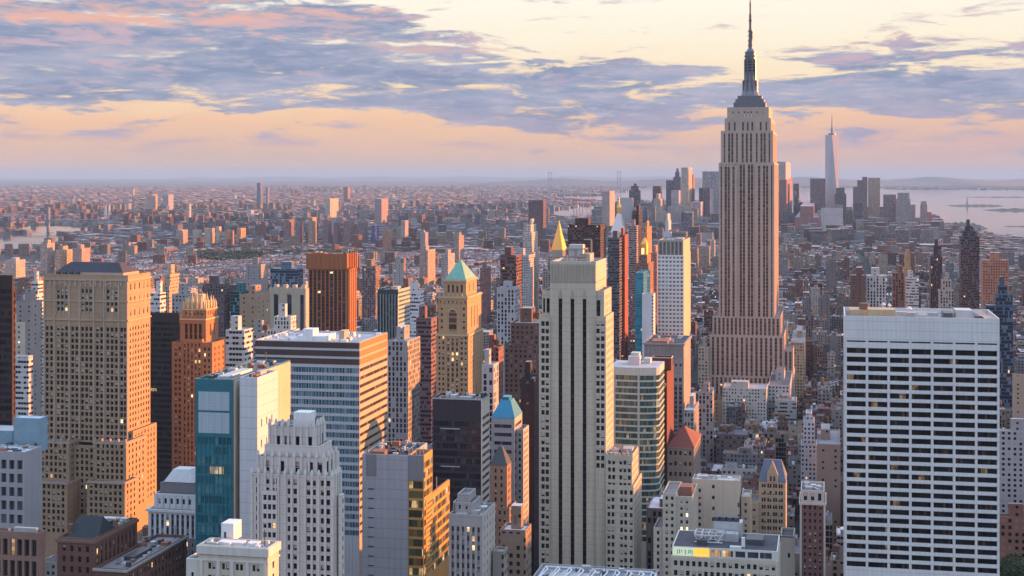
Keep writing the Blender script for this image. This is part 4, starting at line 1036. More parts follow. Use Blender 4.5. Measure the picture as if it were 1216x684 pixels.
def sign_block():
    s = Bld('office_building', 'cream office building with colourful lit sign strip and metal trusses on roof', 'office building', 797, 924, 470, xs=929, ref='cream building with lit sign')
    m = wall('cream_office', (.50, .46, .38), .12, course=3.6); p = pane('pane_warm', lit=.22, ltk=1.0)
    T = s.pt(797, 924, None, 667, mat=m, dep=26, front=panes(2.3, 1.35, 3.9, 2.1, m=.6, glass=p), roof=RDARK, ylow=720, par=.6)
    Q = s.pt(798, 923.5, None, 655, 666.5, mat=wall('white_attic', (.60, .58, .54), .06), part='attic', b0=1.2, dep=23, front=at([(.42, 3.6), (.53, 4.2), (.65, 3.8), (.77, 4.2), (.89, 4.6)], fh=30, wh=2.4, top=.8, kind='band', glass=band('attic_glass', 1.2, (.02, .025, .035), (.2, .2, .2), (.06, .06, .06), .2, .15)), roof=RDARK, par=.3)
    # lit sign: pale, green and orange panels
    def lamp(nm, col, k):
        m_, nt, b = newmat(nm); b.inputs['Base Color'].default_value = (*col, 1); b.inputs['Emission Color'].default_value = (*col, 1); b.inputs['Emission Strength'].default_value = k; return m_
    z0, z1 = Q[4]+.3, Q[5]-.3; cols = [lamp('sign_cream', (.70, .75, .55), .12), lamp('sign_green', (.12, .42, .12), .10), lamp('sign_amber', (1, .48, .05), .28)]
    x0, x1 = s.a(798.5), s.a(842)
    s.box('sign_panel', cols[0], x0, x0+(x1-x0)*.58, .95, 1.18, z0, z1); s.box('sign_panel_amber', cols[2], x0+(x1-x0)*.581, x1, .95, 1.18, z0, z1)
    for k, f in enumerate((.12, .17, .24, .33, .42, .46, .52)):
        s.box('sign_mark', cols[1], x0+(x1-x0)*f, x0+(x1-x0)*(f+.022+.012*(k % 2)), .88, .94, z0+.6+.3*(k % 3), z1-.7)
    for k, f in enumerate((.63, .74, .86)): s.box('sign_mark', cols[0], x0+(x1-x0)*f, x0+(x1-x0)*(f+.06), .88, .94, z0+.5, z0+.9)
    a0, a1, b0, b1, _, z1 = Q; z = z1-.3
    # roof trusses and plant
    A0, A1 = s.a(822), s.a(868)
    for b in (8, 12, 16):
        s.bar('roof_truss', LMET, (A0, b, z+.6), (A1-4, b, z+.6), .22); s.bar('roof_truss', LMET, (A0, b, z+3.4), (A1-4, b, z+3.4), .22)
        n = 6
        for k in range(n):
            x = A0+(A1-4-A0)*k/n; x2 = A0+(A1-4-A0)*(k+1)/n
            s.bar('roof_truss', LMET, (x, b, z+.6 if k % 2 else z+3.4), (x2, b, z+3.4 if k % 2 else z+.6), .18)
    for k in range(5): x = A0+(A1-4-A0)*k/4; s.bar('roof_truss', LMET, (x, 8, z+3.4), (x, 16, z+3.4), .18)
    for x0, x1, bb, d, h in ((843, 878, 17, 5, 6.5), (846, 874, 12, 4, 3.2), (826, 838, 5, 3, 2.2), (884, 905, 9, 7, 2.2)):
        mb = MB(); mb.prism(rect(s.a(x0), s.a(x1), bb, bb+d), z, z+h); s.roofparts.append(('plant_room', mb, LMET if h > 3 else DMET))
    for k in range(4): x = s.a(846+k*8); mb = MB(); c = U*x+V*19; mb.prism(circ(c.x, c.y, 1.4, 12), z+6.5, z+8.2); s.roofparts.append(('fan_housing', mb, DMET))
    for k in range(3): s.bar('light_mast', LMET, (s.a(848+k*11), 11, z), (s.a(848+k*11), 11, z+6), .1)
    for (x0, x1, b, h) in ((866, 884, 3, .9), (880, 884, 3, 4.5)): s.box('duct', WHT, s.a(x0), s.a(x1), b, b+1.2, z, z+h)
    return s.done()
sign_block()
def blank_stub():
    s = Bld('stair_tower', 'small windowless tan stair tower beside the building with lit sign', 'stair tower', 927, 943, 560, xs=946, ref='tan stair tower')
    m = wall('tan_concrete', (.36, .32, .27), .14); T = s.pt(927, 943, 946, 637, mat=m, dep=14, front=at([.62], 1.2, 40, 2.2, top=8), roof=RDARK); s.ledge('coping', DMET, T, T[5]-.5, .5, .2); return s.done()
blank_stub()

# --- left edge
def left_black():
    s = Bld('office_tower', 'dark brown glass tower cut by the left picture edge', 'office tower', -30, 14.5, 600, xs=18.5, ref='dark tower at the left edge')
    m = wall('dark_bronze', (.045, .028, .028), .12); g = band('bronze_glass', 1.4, (.016, .012, .015), (.09, .05, .04), (.03, .02, .02), .25, .02, .12, .4, rough=.12)
    T = s.pt(-30, 14.5, 16.5, 327, mat=m, front=bands(3.7, 2.2, g, m=.5, top=7, rd=.15), ylow=520); s.pt(-30, 15.5, 18.5, 341, mat=m, b0=1.5, front=bands(3.7, 2.2, g, m=.5, top=3), right=bands(3.7, 2.2, g, m=.3, top=3), ylow=520); s.clutter(T, 2, 5); return s.done()
left_black()
def left_white():
    s = Bld('office_building', 'grey concrete building with pale blue metal rooftop box and deep square windows', 'office building', -20, 29, 540, xs=50, ref='grey building with pale blue roof')
    m = wall('grey_concrete', (.35, .34, .36), .1); bl = metal('pale_blue_metal', (.24, .36, .45), .45, .1); g = band('deep_glass', 1.6, (.02, .022, .03), (.15, .15, .16), (.12, .12, .13), .2, .02, .12)
    T = s.pt(-20, 29, 50, 537, mat=m, front=bands(6.2, 4.2, g, m=1.0, top=3.8, n=5, gap=1.4, rd=.8), right=None, roof=roofm('roof_pale_blue', (.50, .58, .66)), ylow=640, par=.6)
    B = s.pt(16, 47, 56, 497, 537, mat=bl, part='rooftop_box', b0=18, dep=6, roof=roofm('roof_pale_blue', (.50, .58, .66)), par=.2)
    s.pt(-20, 15, None, 512, 537, mat=bl, part='rooftop_box', b0=20, dep=12, roof=RWHITE, par=.2)
    s.clutter((T[0], T[1], T[2], 17, 0, T[5]), 4, 5, 0, 1.5); return s.done()
left_white()
def brown_frame():
    s = Bld('office_building', 'brown framed block with big dark windows filling the bottom left corner', 'office building', -25, 48, 420, xs=56, ref='brown framed block')
    m = wall('brown_frame', (.25, .15, .12), .16); g = band('frame_glass', 1.4, (.018, .016, .02), (.1, .07, .05), (.03, .025, .025), .2, .05, .08)
    T = s.pt(-25, 46, 54, 633, mat=m, front=bands(7.6, 5.9, g, m=.9, top=2.6, n=8, gap=.9, rd=1.0), right=bands(7.6, 5.9, g, m=.9, top=2.6, n=3, rd=.8), roof=RDARK, ylow=720, par=2); s.clutter(T, 5, 9, 0, 2.0); return s.done()
brown_frame()
def gable_brick():
    s = Bld('office_building', 'dark red brick building with green black gabled roof and skylights', 'office building', 68, 112, 455, xs=163, ref='dark red gabled building')
    m = wall('dark_red_brick', (.17, .085, .065), .2, course=3.4); sl_ = wall('green_black_slate', (.035, .045, .055), .2); tr = wall('brown_trim', (.22, .13, .10))
    T = s.pt(68, 112, 163, 640, mat=m, front=panes(2.8, 1.3, 4, 2.3, top=3), right=strips(2.6, 1.2, strip('brick_slot', 4, .4, (.13, .07, .055), (.02, .018, .02), pb=.2, lit=.03), top=3.4), roof=RDARK, ylow=720)
    s.ledge('cornice', tr, T, T[5]-1.8, 1.2, .5)
    w, d, z = T[1], T[3], T[5]
    s.pyramid('gable_roof', sl_, 1.5, w*.98, 3, d*.52, z-.9, z+6.0, .5, .5, .72, .02)
    s.box('chimney', m, 1.8, 3.2, 4, 5.6, z-1, z+3.8); s.box('chimney', tr, w*.9, w*.9+1.4, d*.5, d*.5+1.4, z-1, z+3)
    s.clutter((T[0], T[1], d*.55, T[3], 0, z), 15, 11, 0, 1.3, [LMET, DMET, CONC])
    Q = s.pt(112, 150, 188, 676, mat=m, part='lower_wing', b0=-3, dep=44, front=panes(2.6, 1.2, 3.8, 2, top=3), right=panes(2.6, 1.2, 3.8, 2.2, top=3), roof=RGREY, ylow=720); s.ledge('cornice', CONC, Q, Q[5]-1.2, .9, .5); s.clutter(Q, 16, 7, 0, 1.5)
    return s.done()
gable_brick()
def white_dome():
    s = Bld('office_building', 'grey classical building with white mansard top and row of white columns', 'office building', 176, 234, 520, dep=28, ref='white-topped classical building')
    m = wall('dark_grey_stone', (.20, .19, .20), .16, course=3.6); wt = wall('white_stone', (.60, .60, .63), .08); g = strip('colonnade_glass', 3.6, .3, (.12, .12, .13), (.025, .025, .03), pb=.2, lit=.02)
    T = s.pt(176, 234, None, 607, mat=wt, dep=28, front=strips(2.3, 1.2, g, n=9, top=2.0, bot=0), right=None, ylow=638, roof=RGREY)
    s.pt(176.2, 234, None, 640, mat=m, part='lower_wall', dep=27, b0=-.3, front=panes(2.4, 1.2, 3.6, 2.0), ylow=690, par=.2)
    s.ledge('cornice', wt, T, T[5]-1, 1.1, .8); A = s.pt(183, 232, None, 588, 606, mat=wt, part='attic', b0=2, dep=22, front=panes(2.6, 1.1, 30, 2.4, top=2), roof=RGREY)
    s.pt(190, 233, None, 575, 588, mat=m, part='plant_screen', b0=5, dep=15, front=None, roof=RDARK)
    s.pyramid('mansard_roof', wt, s.a(195, 7), s.a(231, 7), 6.5, 17, s.z(574.5, 6), s.z(558, 10), .5, .5, .55, .5)
    for k in range(6): s.box('attic_ledge', wt, A[0]+1+k*2.9, A[0]+1.6+k*2.9, 1.7, 2, A[4]+.5, A[5]-.4)
    return s.done()
white_dome()

def low_roofs():
    s = Bld('office_building', 'flat roof crowded with white trusses and ducts at the foot of slotted cream tower', 'office building', 628, 772, 440, dep=24, ref='truss-covered roof')
    m = wall('grey_concrete3', (.33, .33, .34)); T = s.pt(628, 772, None, 699, mat=m, dep=22, roof=roofm('roof_blue_grey', (.26, .29, .35)), ylow=720)
    a0, a1, b0, b1, _, z = T; z -= 1.0
    for k in range(10):
        x = a0+2+(a1-a0-4)*k/9; s.bar('roof_truss', WHT, (x, 3, z+.5), (x, 20, z+.5), .25); s.bar('roof_truss', WHT, (x, 3, z+.5), (x+3, 10, z+3), .22); s.bar('roof_truss', WHT, (x+3, 10, z+3), (x, 20, z+.5), .22)
    for b in (3, 11, 20): s.bar('roof_truss', WHT, (a0+2, b, z+.6), (a1-2, b, z+.6), .25)
    s.clutter(T, 44, 14, 0, 1.6, [LMET, WHT, DMET, CONC]); return s.done()
low_roofs()

# ================================================================== SIMPLER BUILDINGS (wall with procedural windows, roof, roof plant)
RR = random.Random(7)
def fab_box(mb, pts, z0, z1, col, rc, mw=0, mr=1, taper=None):
    mb.prism(pts, z0, z1, mi=mw, col=col, mt=mr, ct=rc, taper=taper)
ROOFC = [(.30, .30, .33), (.22, .22, .25), (.45, .45, .48), (.56, .56, .60), (.13, .13, .15), (.36, .33, .30), (.26, .20, .18)]
def rcol(r): c = r.choice(ROOFC); return (*c, r.random())
def simple(name, label, cat, xl, xr, xs, yt, D, col, style='punch', dep=None, group=None, ref=None, roofc=None, top=None, plant=1, tank=0, b0=0, tiers=()):
    """xl..xr front, xs end of the sunlit side, yt roof line in photo pixels; tiers = ((inset px left, right, y top), ...)"""
    s = Bld(name, label, cat, xl, xr, D, xs=xs, dep=dep, group=group, ref=ref)
    al = RR.random(); c = (*col, al); rc = (*(roofc or RR.choice(ROOFC)), .5)
    M = [FAB[style], ROOF]
    d = s.dep if s.dep and s.dep > 0 else 20
    mb = s.get('wall', M); z1 = s.z(yt); a0, a1, b0_, b1 = 0, s.W, 0, d
    lv = [(xl, xr, yt)] if not tiers else [(xl, xr, tiers[0][2])]
    stack = []
    if tiers:      # widest first; last one is the top
        zprev = 0
        for (x0, x1, y) in tiers:
            A0, A1 = s.a(x0), s.a(x1); sh = (a1 - a0) - (A1 - A0); B0 = sh*.25; B1 = d - sh*.25
            zz = s.z(y); stack.append((A0, A1, B0, max(B1, B0+3), zprev, zz)); zprev = zz
    else: stack = [(a0, a1, 0, d, 0, z1)]
    for i, (A0, A1, B0, B1, q0, q1) in enumerate(stack):
        fab_box(mb, rect(A0, A1, B0, B1), q0, q1 - .9, c, rc); s.proxy(A0, A1, B0, B1, q0, q1)
        O = rect(A0, A1, B0, B1); I = rect(A0+.5, A1-.5, B0+.5, B1-.5); pm = s.get('parapet', [FAB['plain']])
        for k in range(4):
            j = (k+1) % 4
            pm.quad(O[k]+Z*(q1-.9), O[j]+Z*(q1-.9), O[j]+Z*q1, O[k]+Z*q1, col=c); pm.quad(O[k]+Z*q1, O[j]+Z*q1, I[j]+Z*q1, I[k]+Z*q1, col=c)
            pm.quad(I[k]+Z*q1, I[j]+Z*q1, I[j]+Z*(q1-.89), I[k]+Z*(q1-.89), col=c)
    A0, A1, B0, B1, q0, q1 = stack[-1]; w, dd = A1-A0, B1-B0
    if plant and w > 5 and dd > 5:
        u0 = RR.uniform(.12, .45); v0 = RR.uniform(.15, .45); h = min(9, RR.uniform(.05, .10)*(q1) + 2.0) if plant == 1 else plant
        fab_box(s.get('bulkhead', [FAB['plain'], ROOF]), rect(A0+w*u0, A0+w*(u0+.4), B0+dd*v0, B0+dd*(v0+.4)), q1-.9, q1+h, (*[x*.9 for x in col], al), rc)
    for k in range(tank): s.tank(A0 + w*RR.uniform(.2, .8), B0 + dd*RR.uniform(.2, .8), q1-.9, RR.uniform(1.5, 2.1))
    if top: top(s, A0, A1, B0, B1, q1)
    return s.done()

def cap_pyr(mat, h, fr=.04, inset=0.0):
    def f(s, A0, A1, B0, B1, z): s.pyramid('pyramid_roof', mat, A0+inset, A1-inset, B0+inset, B1-inset, z-.1, z+h, .5, .5, fr, fr)
    return f
GOLD = metal('gilt_roof', (.80, .44, .10), .38, .55)
OT, AT, OB, AB = ('office_tower', 'office tower'), ('apartment_tower', 'apartment tower'), ('office_building', 'office building'), ('apartment_building', 'apartment building')
tan, redb, brn, wht, gry, dgr, blu, pch, drk = (.36, .28, .21), (.26, .115, .08), (.19, .12, .09), (.58, .57, .57), (.34, .33, .34), (.17, .17, .19), (.10, .16, .24), (.46, .33, .24), (.055, .045, .05)

# gilded pyramid, white campanile, and the towers round them
def gold_pyramid():
    s = Bld('office_tower', 'stone tower with gilded octagonal pyramid spire, behind slotted cream tower', 'office tower', 649, 673, 1890, dep=34, ref='gilded pyramid')
    m = wall('pale_limestone', (.40, .34, .30)); s.pt(644, 676, None, 322, mat=m, dep=40, b0=-3, front=strips(4, 2, strip('lime_strip', 3.6, .4, (.28, .23, .21)), top=2), ylow=345)
    T = s.pt(650, 673, None, 304, mat=m, part='upper_tier', b0=2, dep=30, front=strips(4, 2, strip('lime_strip', 3.6, .4, (.28, .23, .21)), top=2), right=strips(4, 2, strip('lime_strip', 3.6, .4, (.28, .23, .21)), top=2), ylow=345)
    c = U*((T[0]+T[1])/2) + V*((T[2]+T[3])/2); r = (T[1]-T[0])/2; k = s.D/F
    s.get('drum', m).prism(circ(c.x, c.y, r*.86, 8, .39), T[5]-.5, s.z(297.5)); g = s.get('gilded_roof', GOLD)
    z0, z1, z2 = s.z(297.5), s.z(274), s.z(262)
    g.prism(circ(c.x, c.y, r*.88, 8, .39), z0, z1, taper=.30); g.prism(circ(c.x, c.y, r*.88*.30, 8, .39), z1, z2, taper=.05)
    return s.done()
gold_pyramid()
simple(*OT[:1], 'wide dark brown slab behind the gilded pyramid', OT[1], 674, 713, 719.5, 267, 1750, (.075, .032, .028), 'band', ref='dark brown slab', roofc=(.1, .07, .07))
def campanile():
    s = Bld('clock_tower', 'pale stone campanile with white pyramid roof and gold cupola', 'clock tower', 724, 741, 1980, xs=746, ref='campanile with gold cupola')
    m = wall('pale_marble', (.52, .46, .42), .1); T = s.pt(724, 741, 746, 283, mat=m, front=panes(5, 2.2, 7, 3.5, n=3), right=panes(5, 2, 7, 3.5), ylow=330)
    s.box('loggia', m, T[0]+1.5, T[1]-1.5, T[2]+1.5, T[3]-1.5, T[5]-1, s.z(276)); z = s.z(276)
    s.pyramid('pyramid_roof', wall('white_marble_roof', (.60, .58, .56), .08), T[0]+1, T[1]-1, T[2]+1, T[3]-1, z, s.z(254), .5, .5, .26, .26)
    c = U*((T[0]+T[1])/2) + V*((T[2]+T[3])/2); k = s.D/F; q = s.get('cupola', GOLD)
    q.prism(circ(c.x, c.y, 2.6*k, 8), s.z(254.5), s.z(247)); q.prism(circ(c.x, c.y, 3.0*k, 8), s.z(247), s.z(241.5), taper=.3); q.prism(circ(c.x, c.y, .5*k, 6), s.z(241.5), s.z(235))
    return s.done()
campanile()
simple(*OT[:1], 'dark grey banded shaft in front of the campanile, left of dark red slim tower', OT[1], 722, 735.5, 739, 283, 1480, (.10, .10, .12), 'band', ref='grey banded shaft')
simple(*OT[:1], 'dark red slim tower right of the grey banded shaft', OT[1], 736, 742, 746, 279, 1500, (.26, .06, .045), 'plain', ref='dark red slim tower')
simple(*AT[:1], 'needle-thin dark bronze apartment tower with stepped top', AT[1], 751, 758.5, 762.5, 250, 2000, (.06, .03, .03), 'glass', ref='thin dark bronze tower')
simple(*AT[:1], 'grey balconied tower left of the gold lantern', AT[1], 747, 756, 758, 268, 1800, (.33, .27, .26), 'band', ref='grey balconied tower')
simple(*OT[:1], 'orange brick tower with two square tops right of the thin bronze tower', OT[1], 762, 768, 774, 272, 1850, (.45, .22, .11), 'punch', tiers=((761, 768, 290), (764, 768, 270)), ref='orange twin-topped tower')
def lantern():
    s = Bld('office_tower', 'brown brick tower topped by glowing gold lantern', 'office tower', 755, 770, 1620, xs=776, ref='gold-lantern tower')
    T = s.pt(755, 770, 776, 313, mat=wall('brown_brick2', (.26, .14, .10)), front=panes(3.4, 1.5, 3.6, 2), right=panes(3.4, 1.5, 3.6, 2), ylow=345)
    T2 = s.pt(758, 768.5, 773, 303, 313, mat=wall('brown_brick2', (.26, .14, .10)), part='upper_tier', b0=2, front=panes(3, 1.5, 3.6, 2))
    c = U*((T2[0]+T2[1])/2)+V*((T2[2]+T2[3])/2); k = s.D/F; g = s.get('lantern', GOLD)
    g.prism(circ(c.x, c.y, 4.2*k, 8, .39), s.z(303.5), s.z(291)); g.prism(circ(c.x, c.y, 4.8*k, 8, .39), s.z(291), s.z(283), taper=.2)
    m = bpy.data.materials.new('lantern_lamp'); m.use_nodes = True; b = m.node_tree.nodes['Principled BSDF']; b.inputs['Base Color'].default_value = (1, .7, .3, 1); b.inputs['Emission Color'].default_value = (1, .62, .2, 1); b.inputs['Emission Strength'].default_value = .7
    s.box('lantern_light', m, (T2[0]+T2[1])/2-1.6, (T2[0]+T2[1])/2+1.6, T2[2]+.2, T2[2]+1, s.z(302), s.z(295)); return s.done()
lantern()
simple(*OT[:1], 'mauve brick block right of the gold lantern', OT[1], 772, 780, 786, 300, 1700, (.40, .20, .14), 'punch', ref='mauve brick block')

# left middle ground
MID = [
 # name/cat, label, xl, xr, xs, yt, D, colour, style, extra
 (AT, 'plain grey tan apartment slab between the dark edge tower and hipped tan tower', 19, 36, 50, 358, 960, (.30, .27, .26), 'plain', {}),
 (AB, 'white stepped apartment block right behind the plain grey tan slab', 30, 44, 52, 334, 1150, wht, 'band', dict(tiers=((28, 44, 350), (36, 44, 334)))),
 (AT, 'white balcony-banded tower just above the pale blue rooftop box', 18, 34, 39, 423, 830, wht, 'band', {}),
 (AB, 'narrow cream tower beside the dark edge tower', 17, 24, 30, 384, 880, (.52, .46, .38), 'plain', {}),
 (OB, 'small red block at left, behind hipped tan tower', 36, 44, 53, 331, 1500, (.5, .2, .15), 'punch', {}),
 (AT, 'pale apartment tower with glowing side, far left near the river', 6, 19, 30, 309, 2870, (.50, .38, .32), 'punch', {}),
 (AT, 'tall pale apartment tower with glowing side above the hipped roof', 48, 56, 65, 289, 3000, (.42, .33, .29), 'punch', {}),
 (AT, 'squat glowing apartment tower beside the tall pale one', 66, 72, 86, 297, 3000, (.52, .33, .22), 'punch', {}),
 (AT, 'broad mauve apartment tower with lit end, above hipped roof', 86, 97, 107, 295, 3000, (.42, .28, .25), 'punch', {}),
 (AT, 'white banded tower to the right of hipped tan tower', 178, 190, 197, 348, 920, wht, 'band', {}),
 (AT, 'tan brick apartment tower with brightly lit side and taller core', 187, 201, 214, 333, 1150, (.42, .33, .24), 'punch', dict(tiers=((187, 201, 340), (194, 201, 326)))),
 (AB, 'grey mottled apartment block between lit tan tower and fin-crowned tower', 204, 222, 232, 350, 1050, gry, 'punch', {}),
 (AB, 'dusky brown block with bright rooftop rim', 243, 266, 273, 337, 1350, (.12, .09, .10), 'punch', dict(roofc=(.55, .5, .46))),
 (OB, 'teal glass block left of the tan brick pair', 274, 288, 297, 346, 1350, (.04, .17, .18), 'glass', {}),
 (AT, 'tan brick slab with amber lit side and penthouse', 284.5, 305, 321, 350, 1000, (.33, .245, .175), 'plain', dict(plant=7)),
 (AB, 'grey concrete slab in front of the dark wooded strip', 292, 310, 318, 314, 1700, (.30, .27, .28), 'plain', {}),
 (OB, 'wide blue glass building behind the arched hall', 321, 352, 360, 319, 1650, blu, 'glass', dict(roofc=(.5, .5, .53))),
 (OB, 'white brick building with tall columned front and stepped wings', 322, 345, 352, 378, 880, (.60, .60, .60), 'vert', dict(tiers=((318, 348, 392), (325, 345, 376)))),
 (OB, 'white banded office building beside fin-crowned tower', 268, 290, 300, 392, 800, wht, 'band', dict(roofc=(.55, .55, .6))),
 (AB, 'low grey block between white banded building and columned one', 296, 318, 324, 395, 900, gry, 'punch', dict(tank=1)),
 (OB, 'white blank-topped office building right of teal ribbed block', 476, 498, 503, 346, 1150, (.62, .62, .64), 'band', {}),
 (OB, 'grey stone loft tower in front of teal ribbed block', 460, 484, 499, 405, 830, (.34, .33, .35), 'vert', dict(tank=1)),
 (OT, 'plum brick tower tucked left of green-roofed yellow tower', 494, 512, 519, 378, 930, (.17, .10, .11), 'band', {}),
 (OB, 'pale loft block behind the grey stone loft tower', 478, 492, 502, 432, 1000, (.38, .36, .37), 'vert', {}),
 (AT, 'brown ribbed apartment tower left of green pyramid roof, far', 430, 446, 452, 316, 1750, (.24, .165, .15), 'vert', {}),
 (AT, 'grey concrete tower left of green pyramid', 466, 475, 479, 313, 1700, (.36, .33, .33), 'plain', {}),
 (AT, 'glowing orange flank of a tan tower above green pyramid', 498, 508, 517, 297, 2600, (.40, .30, .24), 'punch', {}),
 (OT, 'blue glass tower framed by white piers', 590, 612, 617.5, 342, 1150, (.42, .42, .44), 'vert', dict(plant=6)),
 (OT, 'maroon brick tower with red lit side behind blue glass tower', 594, 613, 620, 303, 1400, (.13, .06, .06), 'band', {}),
 (OT, 'cream step-topped tower with rosy side, left of the gilded pyramid', 621, 631.5, 638.5, 278, 1900, (.52, .46, .42), 'punch', dict(tiers=((619, 633, 300), (621, 631.5, 276), (624, 630, 267)))),
 (OB, 'long grey block below the cream step-topped tower', 606, 628, 634, 303, 1650, (.42, .40, .42), 'punch', {}),
 (OT, 'dusky brown office block with scattered lit windows, left of slotted cream tower', 599, 640, 652, 385, 830, (.115, .085, .08), 'punch', dict(tiers=((599, 640, 410), (606, 640, 384)), tank=1)),
 (OT, 'black slab with thin orange edge against slotted cream tower', 618, 634.5, 641, 450, 680, (.03, .022, .03), 'plain', {}),
 (OB, 'red brown brick block left of dusky office block', 575, 592, 598, 413, 900, (.21, .095, .08), 'punch', dict(tank=1)),
 (OB, 'small grey white office block peeping over black glass tower', 572, 586, 592, 433, 740, (.42, .43, .46), 'vert', {}),
 (OB, 'small brown brick block beneath the slate-roofed building', 594, 624, 631, 630, 500, (.24, .18, .14), 'punch', dict(tank=1)),
 (OB, 'dark windowed block right of grey stone building', 585, 598, 603, 655, 450, (.27, .24, .22), 'punch', {}),
 (OT, 'tall grey loft tower beside curved glass building', 812, 824, 830, 487, 900, (.33, .31, .31), 'vert', {}),
 # right of the limestone skyscraper
 (OT, 'brown slab with white framed front, above the white slab roof', 1010, 1028, 1030, 327, 1420, (.14, .085, .075), 'plain', dict(roofc=(.5, .48, .46))),
 (OT, 'black glass tower with white vertical frames above white slab', 1029, 1053, 1055, 327.5, 1425, (.50, .49, .50), 'vert', dict(roofc=(.6, .58, .56))),
 (OT, 'russet ribbed tower right of the white framed one', 1060, 1074, 1076.5, 324, 1500, (.24, .115, .085), 'vert', {}),
 (OB, 'white gridded block right of russet ribbed tower', 1076, 1091, 1093, 331, 1480, (.55, .53, .53), 'band', {}),
 (OT, 'glowing orange campanile-like tower above russet ribbed tower', 1074, 1081, 1084, 301, 1800, (.48, .27, .13), 'plain', dict(tiers=((1073, 1082, 318), (1075, 1081, 303), (1076.5, 1079.5, 297)))),
 (OT, 'dark plum tower with stepped square head', 1105, 1118, 1126, 303, 1620, (.085, .06, .075), 'vert', dict(tiers=((1105, 1119, 305), (1109, 1118, 292)))),
 (AT, 'beige stepped tower in front of the dark plum tower', 1116, 1132, 1134, 334, 1400, (.42, .36, .34), 'vert', dict(tiers=((1116, 1132, 345), (1119, 1130, 333)))),
 (AT, 'tall black banded tower right of dark plum tower', 1142, 1162, 1163, 282, 1560, (.065, .06, .075), 'band', dict(tiers=((1141, 1163, 281), (1144, 1160, 275), (1147, 1156, 269)))),
 (OT, 'rosy brick tower with pale flat roof, near right edge', 1167, 1198, 1199, 309, 1450, (.42, .19, .12), 'punch', dict(roofc=(.6, .6, .62))),
 (OT, 'blue glass tower with angled top beside the white slab', 1171, 1203, 1204, 352, 1180, (.05, .10, .17), 'glass', dict(tiers=((1171, 1203, 363), (1183, 1203, 350), (1186, 1197, 340)))),
 (OB, 'pale grey gridded building right of the white slab', 1188, 1240, 1238, 513, 830, (.40, .37, .39), 'punch', dict(dep=30, roofc=(.5, .5, .52))),
 (AB, 'tan tower cut by the right picture edge', 1203, 1225, 1224, 445, 1000, (.42, .30, .23), 'plain', dict(dep=20)),
 (OB, 'red brick building with three lit windows at the right edge', 1187, 1230, 1228, 615, 600, (.22, .11, .085), 'punch', dict(dep=24)),
 (OB, 'tan brick loft block directly left of white gridded slab', 970, 998, 997, 528, 800, (.27, .20, .165), 'plain', dict(dep=30)),
 (OB, 'tall white narrow loft building left of tan brick loft block', 953, 967, None, 497, 860, (.42, .48, .56), 'punch', dict(dep=16, tiers=((951, 970, 528), (954, 967, 500), (957, 964, 491)))),
 (OB, 'grey stone hall at the right foot of limestone skyscraper', 912, 938, 941, 458, 1150, (.40, .41, .44), 'punch', dict(dep=30)),
 (OB, 'long pale stone department building at foot of limestone skyscraper', 858, 910, None, 462, 1120, (.47, .44, .41), 'punch', dict(dep=30, roofc=(.38, .38, .39))),
 (OB, 'cream brick hotel right of limestone skyscraper', 939, 955, 957, 407, 1330, (.46, .37, .26), 'punch', dict(dep=24)),
 (OB, 'slim grey ribbed loft left of limestone skyscraper base', 829, 846, 848, 466, 1000, (.33, .32, .34), 'vert', dict(dep=22)),
 (OB, 'tan loft tower at left foot of limestone skyscraper', 829, 842, 845, 413, 1240, (.40, .34, .28), 'punch', dict(dep=22, tank=1)),
]
for (nc, lab, xl, xr, xs, yt, D, col, st, ex) in MID:
    simple(nc[0], lab, nc[1], xl, xr, xs, yt, D, col, st, ref=None if 'ref' in ex else lab, **ex)

# arched hall with three tall windows
def arched_hall():
    s = Bld('hall', 'sand brick hall with three tall dark arched windows', 'hall', 319, 363, 1250, xs=367, ref='arched hall')
    m = wall('sand_brick', (.42, .37, .29), .14); T = s.pt(319, 363, 367, 343, mat=m, front=at([(.20, 5.0), (.56, 5.0), (.90, 4.0)], kind='strip', glass=strip('hall_glass', 30, .0, (.2, .2, .2), (.03, .03, .04), pb=0, lit=0), one=True, top=6.5, bot=64, rd=1.0, name='arched_window'))
    for f in (.20, .56): arch(s, 'arch', m, T[1]*f, 2.7, T[5]-7.2, t=.35)
    for k in range(10): a = T[1]*(k+.5)/10; s.box('crenel', m, a-1.1, a+1.1, .05, 1, T[5], T[5]+1.6)
    for k in range(4): a = T[1]*(k+.5)/4; s.box('roof_turret', wall('peach_side', (.55, .42, .32)), a-2, a+2, 6, 10, T[5]-1.1, T[5]+3.4)
    return s.done()
arched_hall()

